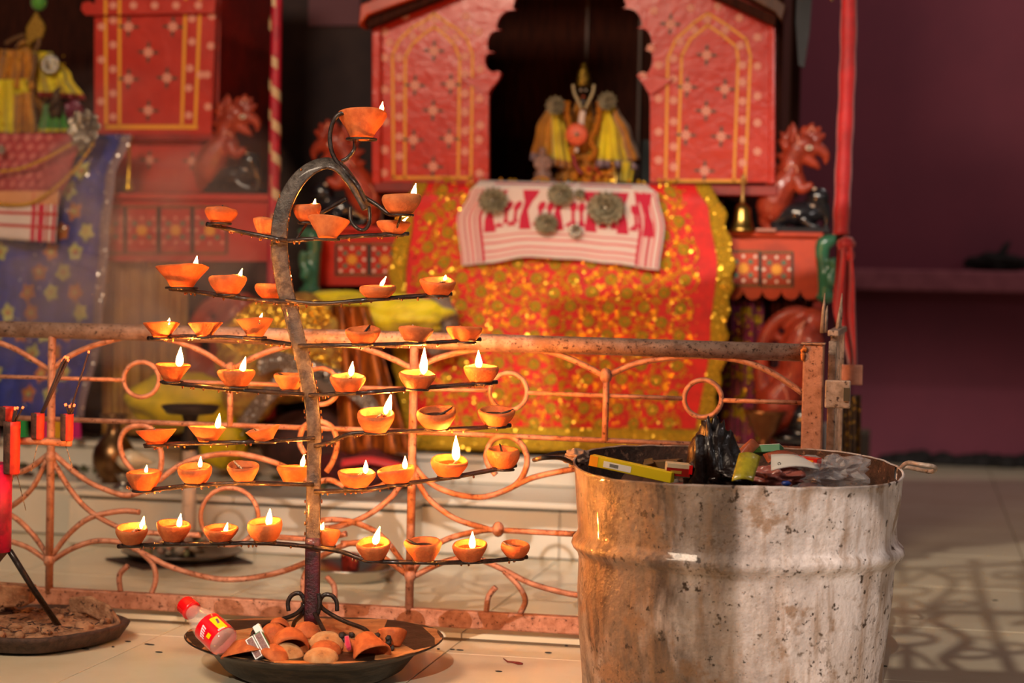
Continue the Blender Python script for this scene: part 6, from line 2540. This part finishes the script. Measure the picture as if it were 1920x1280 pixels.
mb.lathe([(r * m, z * m) for r, z in ((13, 0), (15, 3), (13, 10), (14, 14), (11, 22), (11, 26), (7, 34), (5, 40), (1, 45))], P(1094, 163, DV - .03), None, 20)
mb.build('crown', M('old_gold', 'b08c34', .35, .9, col2='5c4418', scale=90, bump=.8), dei)
for sx_ in (-1, 1):
    mb = MB()
    q = cr([P(1094 + sx_ * a_, y_, DV - .05) for a_, y_ in ((20, 158), (17, 175), (10, 190), (3, 205))], 5)
    mb.ribbon(q, lambda k, t: t.cross(V((0, 1, 0))), .010, .004)
    mb.build('collar_trim', M('old_silver_trim', '8a7a5c', .4, .7), dei)
    mb = MB()
    q = cr([P(1094 + sx_ * a_, y_, DV - .075) for a_, y_ in ((30, 190), (30, 215), (22, 245), (14, 262), (22, 285), (8, 300))], 6)
    mb.tube(q, [.010 + .002 * math.sin(k * 2) for k in range(len(q))], 8)
    mb.build('marigold_garland', M('marigold_%d' % sx_, 'c47a0c', .8, col2='9c5408', scale=200, bump=1, bscale=300), dei)
mb = MB()
mb.ribbon(cr([P(x_, y_, DV - .078) for x_, y_ in ((1093, 208), (1090, 225), (1089, 240), (1081, 262), (1079, 285))], 5), lambda k, t: t.cross(V((0, 1, 0))), .016, .003)
mb.build('white_sash', gam_w, dei)
mb = MB()
mb.lathe([(.002, -.003), (20 * m, -.003), (21 * m, 0), (18 * m, .004), (6 * m, .007), (.002, .008)], P(1081, 252, DV - .095), Matrix.Rotation(PI / 2, 3, 'X'), 28)
dd_ = mb.build('coral_pendant', coral, dei)
mb = MB()
mb.ell(P(1081, 252, DV - .106), (4 * m, .004, 4 * m), 0, 10, 6)
mb.build('pendant_boss', silver_d, dd_)
mb = MB()
mb.limb = None
q = cr([P(x_, y_, DV - .09) for x_, y_ in ((1074, 290), (1078, 306), (1084, 318), (1092, 326))], 5)
mb.tube(q, [.008] * len(q), 8)
mb.build('red_tassel', red_d, dei)
mb = MB()
for k in range(30):
    mb.ell(P(random.uniform(1070, 1150), random.uniform(310, 345), DV - .075), (.009, .006, .008), random.choice((0, 0, 1)), 7, 5)
mb.build('marigold_heap', [M('marigold_low', 'c0700a', .8), M('marigold_red', '9c3408', .8)], dei, kind='stuff')
ornament(1042, 198, 20, 18, DV - .09, silver_d, 'dull silver flower on the left shoulder of the main deity', n=12, layers=3, group='silver shoulder flowers')
ornament(1139, 190, 20, 18, DV - .09, silver_d, 'dull silver flower on the right shoulder of the main deity', n=12, layers=3, group='silver shoulder flowers')
b = Blob(5.53)
b.ball(1019, 340, 24, 0, 8, 18)
b.ball(1018, 328, 18, 0, 10, 14)
b.limb((1018, 320, 12), (1018, 302, 11), (1018, 294, 8))
b.ball(1017, 284, 8, 0, 9)
b.limb((1006, 312, 5, -.01), (1004, 300, 4, -.01), (1010, 296, 4, -.01))
b.limb((1030, 312, 5, -.01), (1032, 300, 4, -.01), (1026, 296, 4, -.01))
b.build('small_idol', stone_p, label='small pinkish seated stone idol left of the main deity', cat='idol', mods=[remesh(.004, 1)])
b = Blob(5.52)
b.ball(1066, 342, 12, 0, 7, 12)
b.ball(1058, 338, 6, 0, 6)
b.build('dark_pebble_idol', lacq_b, label='low dark stone at the feet of the main deity', cat='idol', mods=[remesh(.004, 1)])
b = Blob(5.50)
b.limb((1154, 344, 5), (1154, 328, 3), (1150, 314, 4), (1148, 304, 6))
b.limb((1138, 330, 2), (1150, 326, 2.4), (1158, 334, 2))
b.build('small_brass_figure', brass, label='thin small brass figure right of the main deity', cat='idol', mods=[remesh(.0028, 1)])

# ------------------------------------------------------------------ left shrine's deity, cut by the frame
EV = 5.52
de2 = thing('deity_statue', P(60, 250, EV), 'deity statue in crumpled yellow robes at the left edge with a pointed gold headdress', 'statue')
m = mpp(EV, 60)
b = Blob(EV + .02)
b.limb((40, 240, 50), (40, 180, 44), (42, 130, 34), (50, 95, 20))
b.build('torso', yel_o, de2, mods=[remesh(.008, 2)])
robe('robe', (((0, 62), (.5, 70), (1, 72)), (96, 182)), (((0, 98), (.5, 134), (1, 160)), (98, 188)), yel_c, 2.5, .012, -.03, par=de2, v=EV, mat2=red_d)
robe('robe', (((0, 0), (.5, -10), (1, -20)), (92, 160)), (((0, 62), (.5, 66), (1, 66)), (96, 168)), yel_o, 3, .014, -.05, par=de2, v=EV)
robe('robe', (((0, -30), (1, -40)), (150, 250)), (((0, 52), (.5, 60), (1, 66)), (148, 250)), yel_c, 3, .016, -.07, par=de2, v=EV)
robe('robe', (((0, 20), (1, 10)), (180, 250)), (((0, 62), (1, 70)), (170, 250)), yel_o, 2, .012, -.09, par=de2, v=EV)
robe('green_skirt', (((0, 82), (1, 72)), (196, 248)), (((0, 118), (1, 132)), (196, 248)), grn_c, 3, .010, -.09, par=de2, v=EV, mat2=yel_c)
mb = Paint(EV - .05)
mb.board([(66, 20), (84, 50), (78, 72), (60, 78), (52, 88), (46, 78), (48, 50)], .018)
mb.build('headdress', M('glitter_gold', 'a8822c', .5, .5, col2='7c5a18', scale=160, bump=.8), de2, mods=[bevel(.006)])
mb = MB()
mb.ell(P(73, 5, EV - .04), (14 * m, .02, 14 * m), 0, 14, 8)
mb.build('green_plume', grn_c, de2)
for pts in ([(10, 82), (28, 72), (46, 66)], [(66, 96), (72, 84), (74, 72)], [(66, 100), (64, 130), (56, 160)], [(8, 96), (14, 106), (22, 112)]):
    mb = MB()
    mb.tube(cr([P(x_, y_, EV - .07) for x_, y_ in pts], 5), .007, 8)
    mb.build('arm_band', M('antique_band', '6a4c30', .5, .4), de2)
mb = MB()
mb.lathe([(.002, -.003), (17 * m, -.003), (18 * m, 0), (14 * m, .004), (12 * m, .002), (6 * m, .005), (3 * m, .010), (.002, .011)], P(94, 121, EV - .085), Matrix.Rotation(PI / 2, 3, 'X'), 28)
mb.build('silver_disc', silver, label='round silver disc pinned to the yellow robe of the left deity', cat='ornament')
mb = MB()
for k in range(70):
    x_ = random.uniform(0, 130)
    mb.ell(P(x_, random.uniform(100, 245), EV - .10), (.003, .003, .003), 0, 6, 4)
mb.build('robe_beads', M('bead_gold', 'd8a424', .3, .8), de2, kind='stuff')
b = Blob(EV - .12)
b.limb((104, 212, 12), (104, 196, 11))
b.ball(106, 182, 9, 0, 11)
b.limb((106, 172, 6), (112, 164, 3))
b.limb((94, 205, 5, -.02), (98, 196, 4, -.03), (104, 190, 4, -.03))
b.build('child_idol', M('child_idol_bronze', '4a3420', .5, .4), label='small bronze child idol in front of the left deity robe', cat='idol', mods=[remesh(.004, 1)])
lump('maroon_offering', M('wine_cloth', '6a1430', .6, col2='c89cac', scale=50, lo=.55, hi=.62), 'wine coloured scrap of cloth behind the silver foil flower', 'cloth', 138, 205, 5.42, 16, 16, .02, .3, 2, 3)

# hanging glass bead at the top right
mb = MB()
q = P(1560, -4, 5.0)
mb.lathe([(.001, -.010), (.006, -.006), (.008, 0), (.005, .006), (.001, .010)], q, None, 12)
mb.tube([q + V((0, 0, .01)), q + V((0, 0, .12))], .0006, 5)
mb.build('glass_bead', silver, label='tiny shiny bead hanging at the top beside the red pole', cat='bead')

# ------------------------------------------------------------------ thin incense smoke drifting over the left of the court
sm = bpy.data.materials.new('incense_smoke')
sm.use_nodes = True
nt = sm.node_tree
nt.nodes.clear()
N_, L__ = nt.nodes.new, nt.links.new
out = N_('ShaderNodeOutputMaterial')
pv = N_('ShaderNodeVolumePrincipled')
pv.inputs['Color'].default_value = (.8, .72, .74, 1)
pv.inputs['Anisotropy'].default_value = .2
tc = N_('ShaderNodeTexCoord')
mp = N_('ShaderNodeMapping')
mp.inputs['Scale'].default_value = (1.2, .8, 2.0)
mp.inputs['Rotation'].default_value = (0, .5, 0)
nz = N_('ShaderNodeTexNoise')
nz.inputs['Scale'].default_value = 2.6
nz.inputs['Detail'].default_value = 3
nz.inputs['Distortion'].default_value = 1.2
mr = N_('ShaderNodeMapRange')
mr.inputs[1].default_value = .42
mr.inputs[2].default_value = .75
mr.inputs[4].default_value = 1.0
# soft ellipsoidal falloff inside the box, so the smoke has no edges
ln = N_('ShaderNodeVectorMath')
ln.operation = 'LENGTH'
mp2 = N_('ShaderNodeMapping')
mr2 = N_('ShaderNodeMapRange')
mr2.inputs[1].default_value = 1.0
mr2.inputs[2].default_value = .15
mu = N_('ShaderNodeMath')
mu.operation = 'MULTIPLY'
mu2 = N_('ShaderNodeMath')
mu2.operation = 'MULTIPLY'
mu2.inputs[1].default_value = SMOKE = 4.5
a, b = C(-160, 860, 4.4), C(620, 120, 4.4)
cen = (a + b) / 2
half = V((abs(b.x - a.x) / 2, .5, abs(b.z - a.z) / 2))
mp2.inputs['Scale'].default_value = (1 / half.x, 1 / half.y, 1 / half.z)
L__(tc.outputs['Object'], mp.inputs[0])
L__(mp.outputs[0], nz.inputs['Vector'])
L__(nz.outputs['Fac'], mr.inputs[0])
L__(tc.outputs['Object'], mp2.inputs[0])
L__(mp2.outputs[0], ln.inputs[0])
L__(ln.outputs['Value'], mr2.inputs[0])
L__(mr.outputs[0], mu.inputs[0])
L__(mr2.outputs[0], mu.inputs[1])
L__(mu.outputs[0], mu2.inputs[0])
L__(mu2.outputs[0], pv.inputs['Density'])
L__(pv.outputs[0], out.inputs['Volume'])

mb = MB()
mb.bx(cen.x - half.x, cen.x + half.x, cen.y - half.y, cen.y + half.y, cen.z - half.z, cen.z + half.z)
mb.build('incense_smoke', sm, label='thin grey incense smoke drifting over the left of the railing', cat='smoke', kind='stuff', org=cen)
